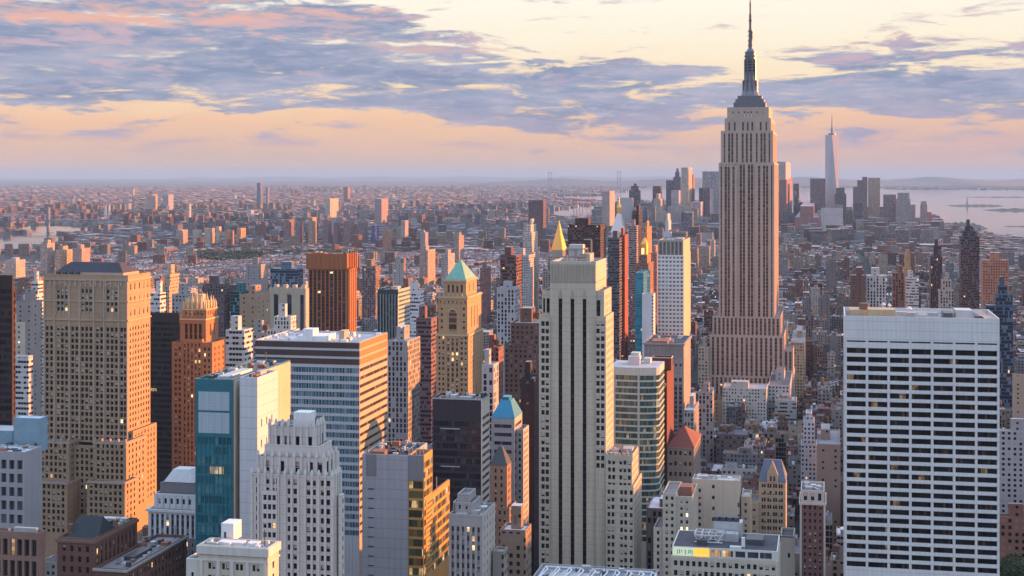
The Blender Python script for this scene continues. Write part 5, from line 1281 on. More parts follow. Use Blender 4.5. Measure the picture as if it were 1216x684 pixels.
# downtown towers some five to six kilometres away
DT = [
 ('grey slab tower with pale lit side, leftmost of the downtown cluster', 715, 724, 730, 227, 4700, (.34, .28, .27), 'plain', {}),
 ('pale flat-topped slab behind the campanile', 733, 750, 752, 235, 5200, (.42, .38, .38), 'plain', {}),
 ('dark blue tower with small peaked cap', 747, 760, 761, 223, 5600, (.05, .055, .09), 'glass', dict(tiers=((747, 760, 226), (749, 758, 221), (752, 755.5, 218)))),
 ('dark plum flat tower behind the sandy spired one', 775, 784.5, 786, 221, 5700, (.10, .055, .06), 'band', {}),
 ('sandy tower with lit pointed cap', 774, 783, 787, 240, 5100, (.42, .34, .29), 'punch', dict(tiers=((774, 787, 252), (776, 784, 236), (778.5, 782, 230)))),
 ('mid blue tower left of the peaked dark one', 791, 800, 801, 214, 5900, (.11, .12, .17), 'glass', {}),
 ('slim dark tower with green stepped peak', 799.5, 808, 808.5, 210, 5900, (.12, .10, .12), 'plain', dict(tiers=((799.5, 808, 210), (801.5, 806.5, 204), (803, 805.5, 200)))),
 ('gleaming ribbed steel apartment tower, brightest of downtown', 809, 815, 820.5, 199.5, 5400, (.55, .42, .32), 'vert', dict(tiers=((808, 820, 240), (809, 816.5, 199)))),
 ('rosy brown tower tucked right of the gleaming one', 819, 823, 825, 207, 5600, (.28, .13, .10), 'punch', {}),
 ('tall pale grey slab left of limestone skyscraper', 834, 856, 857, 203.5, 6000, (.36, .33, .34), 'vert', {}),
 ('dark violet block in front of the tall pale grey slab', 830, 843, 847, 223, 5500, (.10, .085, .13), 'glass', {}),
 ('pale setback tower below gleaming ribbed tower', 797, 806, 808, 226, 5200, (.40, .36, .37), 'punch', dict(tiers=((793, 808, 245), (797, 806, 226)))),
 ('low dusky block between blue capped and sandy towers', 758, 773, 776, 241, 5400, (.18, .15, .18), 'punch', {}),
 ('pale pink slab tower just right of limestone skyscraper', 920, 933, 939, 192, 6100, (.46, .40, .40), 'vert', {}),
 ('brick red tower overlapping the pale pink slab', 926, 934, 941, 213, 5700, (.25, .12, .11), 'punch', {}),
 ('slim blue grey tower in the gap right of brick red tower', 942, 949, 950.5, 218, 5900, (.15, .16, .21), 'glass', {}),
 ('square brown tower left of the faceted spire tower', 962, 980, 981, 212, 5600, (.19, .12, .13), 'vert', {}),
 ('dark step-topped tower right of the faceted spire tower', 992, 1003, 1005, 225, 5600, (.12, .10, .12), 'band', dict(tiers=((991, 1005, 230), (993, 1003, 223)))),
 ('brown stepped tower with dark blue lower half, left half of a bulky pair', 1013, 1029, 1030, 213, 5500, (.20, .13, .13), 'band', dict(tiers=((1013, 1030, 222), (1018, 1030, 214), (1024, 1030, 210)))),
 ('pale tan flat tower, right half of a bulky pair', 1031, 1045, 1046, 211, 5550, (.44, .33, .27), 'vert', {}),
 ('dark violet block under the pale tan tower', 1014, 1024, 1026, 241, 5200, (.08, .09, .15), 'glass', {}),
 ('broad brown tower with stepped shoulders', 1049, 1064, 1065, 231, 5500, (.21, .15, .16), 'band', {}),
 ('grey flat tower right of the broad brown shouldered one', 1064, 1080, 1082, 229.5, 5450, (.33, .29, .30), 'vert', dict(tiers=((1064, 1081, 236), (1066, 1080, 229)))),
 ('small grey tower near the harbour edge', 1081, 1087, 1088, 243, 5500, (.28, .26, .29), 'punch', {}),
 ('slim step-topped tan tower at the harbour edge', 1093, 1100, 1102, 242, 5400, (.36, .29, .28), 'vert', dict(tiers=((1093, 1101, 243), (1094, 1100, 239)))),
 ('red brick stub tower at water edge', 1101, 1106, 1107, 252, 5300, (.42, .15, .11), 'punch', {}),
 ('low brick red block below the square brown tower', 946, 968, 972, 247, 5000, (.28, .13, .12), 'punch', dict(tiers=((944, 972, 258), (950, 966, 245)))),
 ('low pale block below faceted spire tower', 975, 1001, 1005, 247, 5000, (.46, .42, .44), 'plain', {}),
 ('dark brown slab standing alone left of the river reach', 627.5, 645, 648.5, 238, 4100, (.115, .065, .075), 'punch', {}),
 ('white spired church-like tower low in downtown', 789, 794, 797, 263, 4300, (.52, .50, .52), 'plain', dict(tiers=((787, 797, 275), (790, 794, 262), (791, 793, 254)))),
 ('blue violet block low in downtown', 812, 822, 824, 252, 4600, (.20, .19, .26), 'glass', {}),
 ('grey block at left edge of limestone skyscraper, in downtown', 822, 832, 835, 240, 5200, (.33, .30, .32), 'punch', {}),
]
for (lab, xl, xr, xs, yt, D, col, st, ex) in DT:
    simple('office_tower', lab, 'office tower', xl, xr, xs, yt, D, col, st, plant=0, group='downtown towers far beyond the river flats', **ex)

# far apartment towers across the left half
FARL = [(209, 216, 223, 273, 4300, (.40, .31, .26), 'tan apartment slab, leftmost of five far blocks left of centre'),
 (229, 236, 240, 273, 4300, (.46, .37, .29), 'cream apartment slab, left of a cream far pair'), (243, 250, 255, 271, 4300, (.46, .37, .29), 'cream apartment slab, middle of the cream far blocks'),
 (256, 260, 263, 269, 4300, (.48, .38, .30), 'narrow cream apartment slab beside orange far block'), (267, 272, 278, 274, 4300, (.46, .24, .16), 'terracotta far apartment block'), (281, 286, 292, 271, 4300, (.50, .26, .15), 'bright orange far apartment block'),
 (337, 343, 349, 261, 4300, (.24, .15, .15), 'leftmost brown slab of the far housing row'), (351, 356, 360, 263, 4300, (.24, .15, .15), 'second brown slab of the far housing row'), (366, 371, 376, 258, 4300, (.40, .27, .20), 'lit tan slab inside the far housing row'),
 (383, 389, 394, 261, 4300, (.24, .15, .15), 'brown slab right of the lit tan slab in far housing row'), (396, 400, 404, 264, 4300, (.22, .14, .15), 'narrow brown slab in the far housing row'), (408, 416, 421, 262, 4300, (.26, .16, .15), 'broad brown slab in the far housing row'),
 (425, 432, 437, 264, 4300, (.22, .14, .15), 'dusky slab near right end of the far housing row'), (441, 446, 450, 268, 4300, (.06, .09, .24), 'blue clad block at right end of the far housing row'), (454, 460, 465, 274, 3900, (.36, .19, .13), 'terracotta block right of the blue clad block'),
 (476, 481, 485, 262, 4300, (.40, .32, .30), 'pale pink tower right of the terracotta block'), (499, 505, 509, 276, 3900, (.33, .29, .30), 'grey white tower above the teal ribbed block'),
 (305, 309, 312, 217, 9700, (.14, .17, .26), 'blue tower rising over the far borough, with flat dark head'), (316, 318, 320, 222, 9700, (.18, .20, .28), 'thin blue tower beside the flat-headed one'), (408, 413, 416, 222, 10500, (.26, .15, .14), 'brick tower poking above the far borough'),
 (193, 200, 206, 231, 8400, (.34, .33, .37), 'pale blue grey slab in the far borough'), (174, 181, 187, 231, 8400, (.42, .32, .27), 'sandy slab in the far borough left of pale blue grey slab'), (157, 158, 160, 225, 8400, (.36, .30, .27), 'thin needle tower in the far borough'),
 (386, 392, 402, 236, 6800, (.46, .40, .33), 'cream lit block in the far borough'), (445, 453, 461, 236, 6200, (.33, .26, .25), 'brown grey slab pair in the far borough'), (223, 225, 227, 242, 6000, (.45, .42, .42), 'white chimney-like shaft in the far borough'),
 (539, 545, 551, 280, 3500, (.33, .25, .22), 'tan tower far above the green pyramid, right of centre'), (570, 578, 583, 318, 1900, (.25, .13, .12), 'wine red block right of green pyramid'), (524, 532, 540, 302, 2500, (.38, .33, .32), 'grey pink loft left above green pyramid')]
for (xl, xr, xs, yt, D, col, lab) in FARL:
    simple('apartment_tower', lab, 'apartment tower', xl, xr, xs, yt, D, col, 'punch', plant=0 if D > 4000 else 1, group='far apartment towers on the left half')

# faceted glass tower with spire
def facet_tower():
    s = Bld('office_tower', 'faceted pale glass tower with tapering triangular sides and needle mast', 'office tower', 980, 996, 5700, dep=64, ref='faceted spire tower')
    gl, nt, b = newmat('mirror_glass'); u, v, _ = sep(nt, tc(nt, 'Object')); k = ((v*0.0 + _)/4.2).fr().lt(.16)
    setc(nt, b, cmix(nt, k, (.40, .42, .48), (.30, .32, .38))); b.inputs['Roughness'].default_value = .3; b.inputs['Metallic'].default_value = .25
    w = s.W; m = s.get('wall', gl); z0, zb, z1 = 0, s.z(258), s.z(160)
    B = rect(0, w, 0, w); c = sum(B, Vector())/4; T = [c + ((B[k]+B[(k+1) % 4])/2 - c)*1.0 for k in range(4)]
    for k in range(4):
        j = (k+1) % 4
        m.quad(B[k]+Z*z0, B[j]+Z*z0, B[j]+Z*zb, B[k]+Z*zb)
        m.tri(B[k]+Z*zb, B[j]+Z*zb, T[k]+Z*z1); m.tri(T[k]+Z*z1, B[j]+Z*zb, T[j]+Z*z1)
    s.get('roof', RDARK).quad(*[t+Z*z1 for t in T])
    q = s.get('mast', STEEL); q.prism(circ(c.x, c.y, 17, 16), z1, z1+8); q.prism(circ(c.x, c.y, 5, 8), z1+8, s.z(152)); q.prism(circ(c.x, c.y, 3.2, 8), s.z(152), s.z(135), taper=.25)
    s.proxy(0, w, 0, w, 0, z1); return s.done()
facet_tower()

# ================================================================== STATUE, BRIDGE, CHIMNEYS, CRANES
def thing(name, label, cat, loc, group=None):
    e = bpy.data.objects.new(name, None); COL.objects.link(e); e.location = loc; tag(e, label, cat, group); THINGS.append(e); return e
def free_bar(mb, p, q, r, n=4):
    p, q = Vector(p), Vector(q); d = (q-p).normalized(); x = d.cross(Vector((.31, .17, .93))).normalized()*r; y = d.cross(x).normalized()*r
    c = [x*cos(2*pi*k/n)+y*sin(2*pi*k/n) for k in range(n)]
    for k in range(n): mb.quad(p+c[k], p+c[(k+1) % n], q+c[(k+1) % n], q+c[k])

VERD = wall('statue_copper', (.17, .28, .25), .1); STN = wall('pedestal_stone', (.36, .32, .29), .1)
ps = gpt(1148.5, 244.3); st = thing('statue', 'green robed statue holding up a torch on its stone pedestal, on the harbour islet', 'statue', (ps.x, ps.y, 2))
st.scale = (.78, .78, .78)
mb = MB(); mb.prism([Vector((18*cos(k*pi/4+.39), 18*sin(k*pi/4+.39), 0)) for k in range(8)], 0, 12); mb.prism(circ(0, 0, 12, 4, .78), 12, 42, taper=.7); mb.build('pedestal', STN, st)
prof = [(0, 6.2), (8, 5.6), (18, 5.0), (26, 4.6), (31, 4.2), (34, 3.0), (35, 1.5), (36.5, 2.0), (39.5, 1.9), (41.5, .9)]
mb = MB()
for (h0, r0), (h1, r1) in zip(prof, prof[1:]): mb.prism(circ(0, 0, r0, 10), 42+h0, 42+h1, taper=r1/r0)
free_bar(mb, (2.8, 0, 42+30), (5.0, 0, 42+47), 1.1, 6); free_bar(mb, (-3, -2, 42+29), (-4.5, -3.5, 42+24), 1.2, 6)
mb.prism([Vector((-6.5, -4.6, 0)), Vector((-3.6, -4.6, 0)), Vector((-3.6, -3.6, 0)), Vector((-6.5, -3.6, 0))], 42+21, 42+27)
mb.build('body', VERD, st)
mb = MB(); mb.prism(circ(5.2, 0, 1.6, 8), 42+47, 42+49); mb.prism(circ(5.2, 0, 1.2, 8), 42+49, 42+52, taper=.2); mb.build('torch', metal('torch_gold', (.6, .42, .15)), st)
mb = MB()
for k in range(7): an = pi*(k+.5)/7; free_bar(mb, (1.4*cos(an), 0, 42+40+1.4*sin(an)), (4*cos(an), 0, 42+40+4*sin(an)), .35)
mb.build('crown', VERD, st)

# suspension bridge over the river at the left
BS = wall('bridge_steel', (.16, .19, .26), .1)
q0, q1 = gpt(-120, 273), gpt(150, 270); br = thing('suspension_bridge', 'blue grey steel suspension bridge crossing the river at far left', 'bridge', (0, 0, 0))
def lerp(t, z): p = q0 + (q1-q0)*t; return Vector((p.x, p.y, z))
dz_ = 42; mb = MB(); dd = (q1-q0).normalized(); nn = Vector((-dd.y, dd.x, 0))*14
for (z0, z1) in ((dz_-4, dz_), ):
    A, B = lerp(0, 0), lerp(1, 0); mb.prism([A-nn, B-nn, B+nn, A+nn] if (dd.x > 0) else [A+nn, B+nn, B-nn, A-nn], z0, z1)
mb.build('deck', BS, br)
tws = []
for px in (-62, 49):
    t = (gpt(px, 272).x - q0.x)/(q1.x-q0.x); c = lerp(t, 0); tws.append(t); mb = MB()
    for sgn in (-1, 1):
        p = c + nn*sgn*.8; mb.prism(circ(p.x, p.y, 7.5, 4, .78), 0, 104, taper=.75)
    for z in (22, 58, 92): mb.prism(rect(-6, 6, -12, 12, c), z, z+5)
    free_bar(mb, c+nn*.8+Z*44, c-nn*.8+Z*90, 1.5); free_bar(mb, c-nn*.8+Z*44, c+nn*.8+Z*90, 1.5); mb.build('bridge_tower', BS, br)
mb = MB()
for sgn in (-.8, .8):
    N = 24; t0, t1 = tws
    pts = [lerp(t0+(t1-t0)*k/N, 52 + 50*(2*k/N-1)**2) + nn*sgn for k in range(N+1)]; pts = pts + [lerp(1.0, 44)+nn*sgn]
    for p, q in zip(pts, pts[1:]): free_bar(mb, p, q, 1.0)
mb.build('cable', BS, br)
mb = MB()
for sgn in (-.8, .8):
    for k in range(1, 24): p = lerp(tws[0]+(tws[1]-tws[0])*k/24, 0)+nn*sgn; free_bar(mb, p+Z*dz_, p+Z*(52+50*(2*k/24-1)**2), .35)
mb.build('hanger', BS, br)
# farther bridge deck over the middle left
q2, q3 = gpt(395, 259), gpt(560, 256.5); b2 = thing('girder_bridge', 'long low blue girder bridge in the far middle distance', 'bridge', (0, 0, 0)); mb = MB(); d2 = (q3-q2).normalized(); n2 = Vector((-d2.y, d2.x, 0))*12
mb.prism([q2-n2, q3-n2, q3+n2, q2+n2], 38, 46); mb.build('deck', BS, b2); mb = MB()
for k in range(14):
    p = q2 + (q3-q2)*(k+.5)/14; mb.prism(circ(p.x, p.y, 5, 6), 0, 38)
mb.build('pier', BS, b2)

WCH = wall('white_chimney', (.62, .60, .60), .06)
for k, (px, yb, yt) in enumerate(((125.3, 262, 242), (129.8, 262, 242))):
    p = gpt(px, yb); h = zpx(yt, p.y); c = thing('chimney', ['white power station chimney, left of the pair by the river', 'white power station chimney, right of the pair by the river'][k], 'chimney', p, 'power station chimneys'); mb = MB(); mb.prism(circ(0, 0, 7, 12), 0, h, taper=.7); mb.build('stack', WCH, c); mb = MB(); mb.prism(circ(0, 0, 5.6, 12), h-6, h+.5); mb.build('rim', wall('chimney_rim', (.30, .16, .14)), c)
for k, (px, yt) in enumerate(((653, 204), (735, 203))):
    D = 14000; c = thing('bridge_tower', ['hazy far suspension bridge tower, left of two on the horizon', 'hazy far suspension bridge tower, right of two on the horizon'][k], 'tower', (xpx(px, D), D, 0), 'bridge towers on the horizon'); h = zpx(yt, D); mb = MB()
    for sx in (-16, 16): mb.prism(rect(sx-2.6, sx+2.6, -3, 3), 0, h)
    for z in (h*.35, h*.7, h-14): mb.prism(rect(-13.3, 13.3, -2.4, 2.4), z, z+7)
    mb.build('frame', BS, c)
RED = wall('crane_red', (.45, .10, .08), .1)
for k, px in enumerate((683, 690, 699)):
    p = gpt(px, 246.5); c = thing('harbour_crane', ['leftmost red harbour crane by the far river reach', 'middle red harbour crane by the far river reach', 'rightmost red harbour crane by the far river reach'][k], 'crane', p, 'red harbour cranes'); mb = MB()
    for sx in (-14, 14):
        for sy in (-9, 9): free_bar(mb, (sx, sy, 0), (sx*.8, sy, 58), 2.2)
    free_bar(mb, (-14, 0, 58), (14, 0, 58), 3.5); free_bar(mb, (0, 0, 58), (0, 0, 88), 2.4); mb.build('gantry', RED, c); mb = MB(); free_bar(mb, (-40, 0, 60), (58, 0, 64), 2.6); free_bar(mb, (0, 0, 88), (55, 0, 64), 1.0); mb.build('boom', RED, c)

# ================================================================== GROUND, WATER, HILLS
m, nt, b = newmat('ground'); pos = tc(nt, 'Object'); x, y, _ = sep(nt, pos)
n1 = noise(nt, pos, .004, 6, .65); n2 = noise(nt, pos, .03, 4, .6)
far = cmix(nt, n2.ss(.35, .65), (.06, .055, .06), cmix(nt, n1.ss(.35, .65), (.12, .10, .10), (.045, .06, .045)))
setc(nt, b, cmix(nt, (x*x + y*y).op('SQRT').ss(2500, 5200), (.035, .035, .04), far)); b.inputs['Roughness'].default_value = .9
RAD = 80000; mb = MB(); N = 96; rings = [0, 600, 2500, 8000, 25000, RAD]
mb.v.append((0, 0, 0))
me_pts = [[(r*cos(2*pi*k/N), r*sin(2*pi*k/N), 0) for k in range(N)] for r in rings[1:]]
for k in range(N): mb.tri((0, 0, 0), me_pts[0][k], me_pts[0][(k+1) % N])
for i in range(len(me_pts)-1):
    for k in range(N): j = (k+1) % N; mb.quad(me_pts[i][k], me_pts[i+1][k], me_pts[i+1][j], me_pts[i][j])
tag(mb.build('ground', m), 'dark asphalt streets and built-up land reaching to the horizon', 'ground', kind='structure')

wm, nt, b = newmat('water'); pos = tc(nt, 'Object'); b.inputs['Base Color'].default_value = (.06, .075, .09, 1); b.inputs['Roughness'].default_value = .06; b.inputs['IOR'].default_value = 1.33; b.inputs['Specular Tint'].default_value = (.82, .93, 1, 1)
bp = nt.nodes.new('ShaderNodeBump'); bp.inputs['Strength'].default_value = .10; bp.inputs['Distance'].default_value = 1.0
nn_ = noise(nt, pos, .012, 6, .65); nt.links.new(nn_.k, bp.inputs['Height']); nt.links.new(bp.outputs[0], b.inputs['Normal'])
def sheet(name, label, pix, z, mat=wm, kind='structure', cat='water'):
    me = bpy.data.meshes.new(name); P = [gpt(px, py, z) for px, py in pix]; me.from_pydata([p for p in P], [], [tuple(range(len(P)))]); me.materials.append(mat)
    o = bpy.data.objects.new(name, me); COL.objects.link(o); tag(o, label, cat, kind=kind)
    if P and (P[1]-P[0]).cross(P[2]-P[1]).z < 0: me.flip_normals()
    return o
WATER = [[(-200, 276.5), (30, 277), (64, 276.2), (80, 280), (72, 288), (54, 292), (42, 300), (-200, 301)],
         [(20, 268), (60, 266), (90, 268), (134, 270), (136, 275), (100, 277), (50, 276.5), (10, 275)],
         [(52, 258), (75, 258.5), (90, 261), (60, 263), (50, 262)],
         [(646, 250), (668, 248), (700, 243.5), (716, 243), (718, 257), (690, 259), (664, 258), (646, 254)],
         [(585, 248), (625, 248), (625, 252), (590, 252.5)],
         [(655, 232.5), (716, 232), (775, 221), (850, 219), (900, 218), (900, 236), (800, 240), (718, 240), (660, 236)],
         [(900, 223), (1040, 222.5), (1060, 224.5), (1216, 225), (1420, 226), (1420, 300), (1230, 289), (1180, 279), (1130, 268), (1108, 262), (1088, 262), (1000, 262), (900, 258)]]
NAMES = ['river', 'river', 'river', 'river', 'river', 'bay', 'harbour']
LABS = ['pale river water at the left edge below the bridge', 'strip of pale river water above the left bridge', 'small inlet of river water by the power station', 'pale river reach with cranes left of downtown', 'thin sliver of water left of the brown slab', 'distant bay water behind downtown', 'wide pale harbour water at the right']
for k, wp in enumerate(WATER): sheet(NAMES[k], LABS[k], wp, .25)
WPOLY = [[gpt(px, py, .25).xy for px, py in wp] for wp in WATER]
def inwater(x, y):
    for P in WPOLY:
        c = False; n = len(P); j = n-1
        for i in range(n):
            if (P[i].y > y) != (P[j].y > y) and x < (P[j].x-P[i].x)*(y-P[i].y)/(P[j].y-P[i].y)+P[i].x: c = not c
            j = i
        if c: return True
    return False
isl = wall('island_green', (.075, .09, .075), .3, streak=0)
def mound(name, label, x0, x1, y, hgt, depth, kind='structure', seed=0, mat=isl, cat='island', dome=1.0):
    rr = random.Random(seed); a, b_ = gpt(x0, y), gpt(x1, y); n = 60; mb = MB(); D = (a.y+b_.y)/2
    prof = [hgt*(sin(pi*k/n)**(.35*dome))*(.55+.45*(sin(k*.7+seed)*.5+.5)*rr.uniform(.6, 1)) for k in range(n+1)]
    for k in range(n):
        p, q = a+(b_-a)*k/n, a+(b_-a)*(k+1)/n; h0, h1 = prof[k], prof[k+1]
        f0, f1 = Vector((p.x, p.y, .3)), Vector((q.x, q.y, .3)); t0, t1 = Vector((p.x, p.y+depth*.4, h0)), Vector((q.x, q.y+depth*.4, h1)); e0, e1 = Vector((p.x, p.y+depth, .3)), Vector((q.x, q.y+depth, .3))
        mb.quad(f0, f1, t1, t0); mb.quad(t0, t1, e1, e0)
    o = mb.build(name, mat, smooth=True); tag(o, label, cat, kind=kind); return o
mound('island', 'low green islet carrying the statue', 1136, 1197, 245, 16, 260, seed=1); mound('island', 'dark low island at the right edge of the harbour', 1184, 1290, 250.5, 22, 300, seed=2); mound('island', 'thin dark spit in the harbour at far right', 1196, 1300, 269.5, 6, 80, seed=5)
mound('shore', 'thin low far shore strip in the harbour', 1150, 1216+80, 234.5, 12, 300, seed=3); mound('shore', 'low wooded shore at the foot of downtown', 1128, 1176, 272, 34, 260, seed=6)
hl = wall('hill_wood', (.085, .085, .08), .3, streak=0)
mound('hills', 'long low hazy hills along the right horizon', 560, 1700, 221.5, 215, 9000, seed=4, mat=hl, cat='hills', dome=.5)
mound('hills', 'very low hazy ridge along the left horizon', 195, 1000, 213.5, 190, 9000, seed=8, mat=hl, cat='hills', dome=.3)

# ================================================================== CITY FABRIC
PAL = [(.25, .115, .085), (.30, .16, .12), (.20, .10, .09), (.36, .29, .23), (.42, .35, .28), (.46, .43, .40), (.56, .55, .55), (.30, .29, .31), (.20, .20, .22), (.16, .12, .12), (.33, .22, .17), (.38, .34, .33), (.26, .22, .23)]
PALN = ['red brick', 'brown brick', 'maroon brick', 'tan brick', 'sand brick', 'cream stone', 'white brick', 'grey stone', 'dark grey', 'dark brown', 'russet brick', 'pale grey', 'grey brown']
RF = [(.21, .21, .24), (.13, .13, .16), (.33, .34, .39), (.55, .56, .62), (.06, .06, .075), (.25, .22, .21), (.19, .11, .10)]
RFN = ['grey', 'slate', 'pale grey', 'white', 'tar black', 'buff', 'reddish']
rr = random.Random(11)
def blocked(a0, a1, b0, b1):
    for f in FOOT:
        if a0 < f[1]+2 and a1 > f[0]-2 and b0 < f[3]+2 and b1 > f[2]-2: return True
    return False
def proj(p): return (CX + F*p.x/p.y, EY + (EYE - p.z)*F/p.y)
CAND = []     # (a0, a1, b0, b1, h, palette index, roof index, style, tanks, seed)
NH = len(THINGS)
def ymin_at(x, D):                       # roofs of ordinary blocks stay below this line of the photo
    if x < 640: base = 330 if D > 1500 else 415
    elif x < 760: base = 330 if D > 1500 else 430
    elif x < 1000: base = 285 if D > 2000 else (330 if D > 1400 else 455)
    else: base = 300 if D > 1700 else 370
    return base
def walk():
    b = 330.0; row = 0
    while b < 3900:
        depth = 30
        for half in (0, 1):
            bb = b + half*31
            amin, amax = -2600, 2600; a = -math.floor(2600/262)*262.0 + 118
            while a < amax:
                ave0 = a; end = a + 234
                while a < end - 10:
                    w = rr.choice([7, 8, 9, 10, 12, 14, 16, 20, 26]) * (1.0 if b < 1800 else 1.5); w = min(w, end - a)
                    if end - a - w < 8: w = end - a
                    p = U*(a+w/2) + V*(bb+15)
                    if p.y > 300:
                        px = proj(p)[0]
                        if -60 < px < 1276 and not (p.y > 2500 and inwater(p.x, p.y)):
                            d = rr.uniform(22, 30); t = rr.random()
                            if b < 1700: h = rr.choice([14, 18, 22, 28, 34, 42, 50]) + rr.uniform(-3, 4)
                            else: h = rr.choice([12, 14, 16, 18, 20, 24, 30]) + rr.uniform(-3, 4)
                            if t > .94: h += rr.uniform(14, 40)
                            if b > 1700 and t > .985: h += rr.uniform(20, 40)
                            ym = ymin_at(px, p.y); hm = EYE - (ym - EY)*p.y/F
                            h = min(h, max(9, hm))
                            if 820 < px < 1000 and p.y < 1240: h = min(h, 46)
                            fb = bb if half == 0 else bb + 30 - d
                            if not blocked(a, a+w, fb, fb+d):
                                if rr.random() < .55 and b < 2000:     # lower rear extension
                                    e_ = d*rr.uniform(.35, .55); q_ = (fb, fb+e_) if half else (fb+d-e_, fb+d)
                                    CAND.append((a+.3, a+w-.3, q_[0], q_[1], h*rr.uniform(.55, .9), rr.randrange(len(PAL)), rr.choice([0, 0, 1, 1, 2, 3, 4, 4, 5, 6]), 'punch', 0, rr.random()))
                                    if half: fb, d = fb+e_+.1, d-e_-.1
                                    else: d = d-e_-.1
                                CAND.append((a+.12, a+w-.12, fb, fb+d, h, rr.randrange(len(PAL)), rr.choice([0, 0, 1, 1, 2, 3, 4, 4, 5, 6]), rr.choices(['punch', 'vert', 'band', 'plain', 'glass'], [60, 14, 8, 14, 4])[0], (1 if rr.random() < .4 else 0) + (1 if rr.random() < .15 else 0), rr.random()))
                    a += w
                a = ave0 + 262
        b += 79 if True else 0
walk()
# which blocks does the camera see: cast a grid of sight lines against box proxies
tv, tf, own = [], [], []
def addprism(pts, z0, z1, o):
    i = len(tv); n = len(pts)
    for p in pts: tv.append((p.x, p.y, z0))
    for p in pts: tv.append((p.x, p.y, z1))
    for k in range(n): tf.append((i+k, i+(k+1) % n, i+n+(k+1) % n, i+n+k)); own.append(o)
    tf.append(tuple(range(i+n, i+2*n))); own.append(o)
for o, pts, z0, z1 in PROXY: addprism(pts, z0, z1, o)
for k, c in enumerate(CAND): addprism(rect(*c[:4]), 0, c[4], NH + k)
tree = BVHTree.FromPolygons(tv, tf)
hits = {}
GX, GY = 608, 342
for iy in range(int((215/684)*GY), GY):
    y = (iy+.5)*684/GY
    for ix in range(GX):
        x = (ix+.5)*1216/GX
        d = Vector(((x-CX)/F, 1, -(y-EY)/F)); r = tree.ray_cast(Vector((0, 0, EYE)), d.normalized(), 6000)
        if r[2] is not None:
            q = own[r[2]]; h = hits.setdefault(q, [0, 0, 0]); h[0] += 1; h[1] += x; h[2] += y
vis = sorted([(h[0], q-NH, h[1]/h[0], h[2]/h[0]) for q, h in hits.items() if q >= NH], reverse=True)
NIND = 170
chosen = {q: (n, x, y) for n, q, x, y in vis[:NIND]}
# ---- individuals
seen = {}
NEAR = [(r, x, y, D) for (r, x, y, D) in HEROES if D < 1900 and len(r.split()) < 5]
def where(x, y):
    best = min(NEAR, key=lambda h: abs(h[1]-x)*1.0 + abs(h[2]-y)*.55)
    dx_, dy_ = x-best[1], y-best[2]
    if abs(dx_) > 16: rel = 'left of' if dx_ < 0 else 'right of'
    else: rel = 'above' if dy_ < 0 else 'below'
    d = 'just ' if abs(dx_) + abs(dy_) < 45 else ''
    return f'{d}{rel} the {best[0]}'
def fab_mesh(mb, pts, h, ci, ri, seed, o=Vector((0, 0, 0))):
    c = (*[v*(.42+.44*((seed*7.7) % 1)) for v in PAL[ci]], seed)
    return c, (*RF[ri], seed)
STY = {k: i for i, k in enumerate(['punch', 'vert', 'band', 'plain', 'glass'])}
FMATS = [FAB[k] for k in STY] + [ROOF, WOOD]
SZ = lambda n, h: ('tall' if h > 44 else 'low' if h < 22 else 'mid-height')
labels = {}
rows_ = []
for q, (n, x, y) in chosen.items():
    a0, a1, b0, b1, h, ci, ri, stl, tk, seed = CAND[q]
    slim = 'narrow ' if a1-a0 < 13 else ('wide ' if a1-a0 > 33 else '')
    lab = f'{SZ(n, h)} {slim}{PALN[ci]} block, {RFN[ri]} roof' + (', tank' if tk else '') + f', {where(x, y)}'
    rows_.append([q, lab, x, y]); labels.setdefault(lab, []).append(rows_[-1])
for lab, L in labels.items():
    if len(L) > 1:
        L.sort(key=lambda r: r[2]); words = ['leftmost', 'second', 'third', 'fourth', 'fifth', 'sixth', 'seventh']
        for k, r in enumerate(L): r[1] = f'{words[min(k, 6)] if k < len(L)-1 or k == 0 else "rightmost"} ' + r[1]
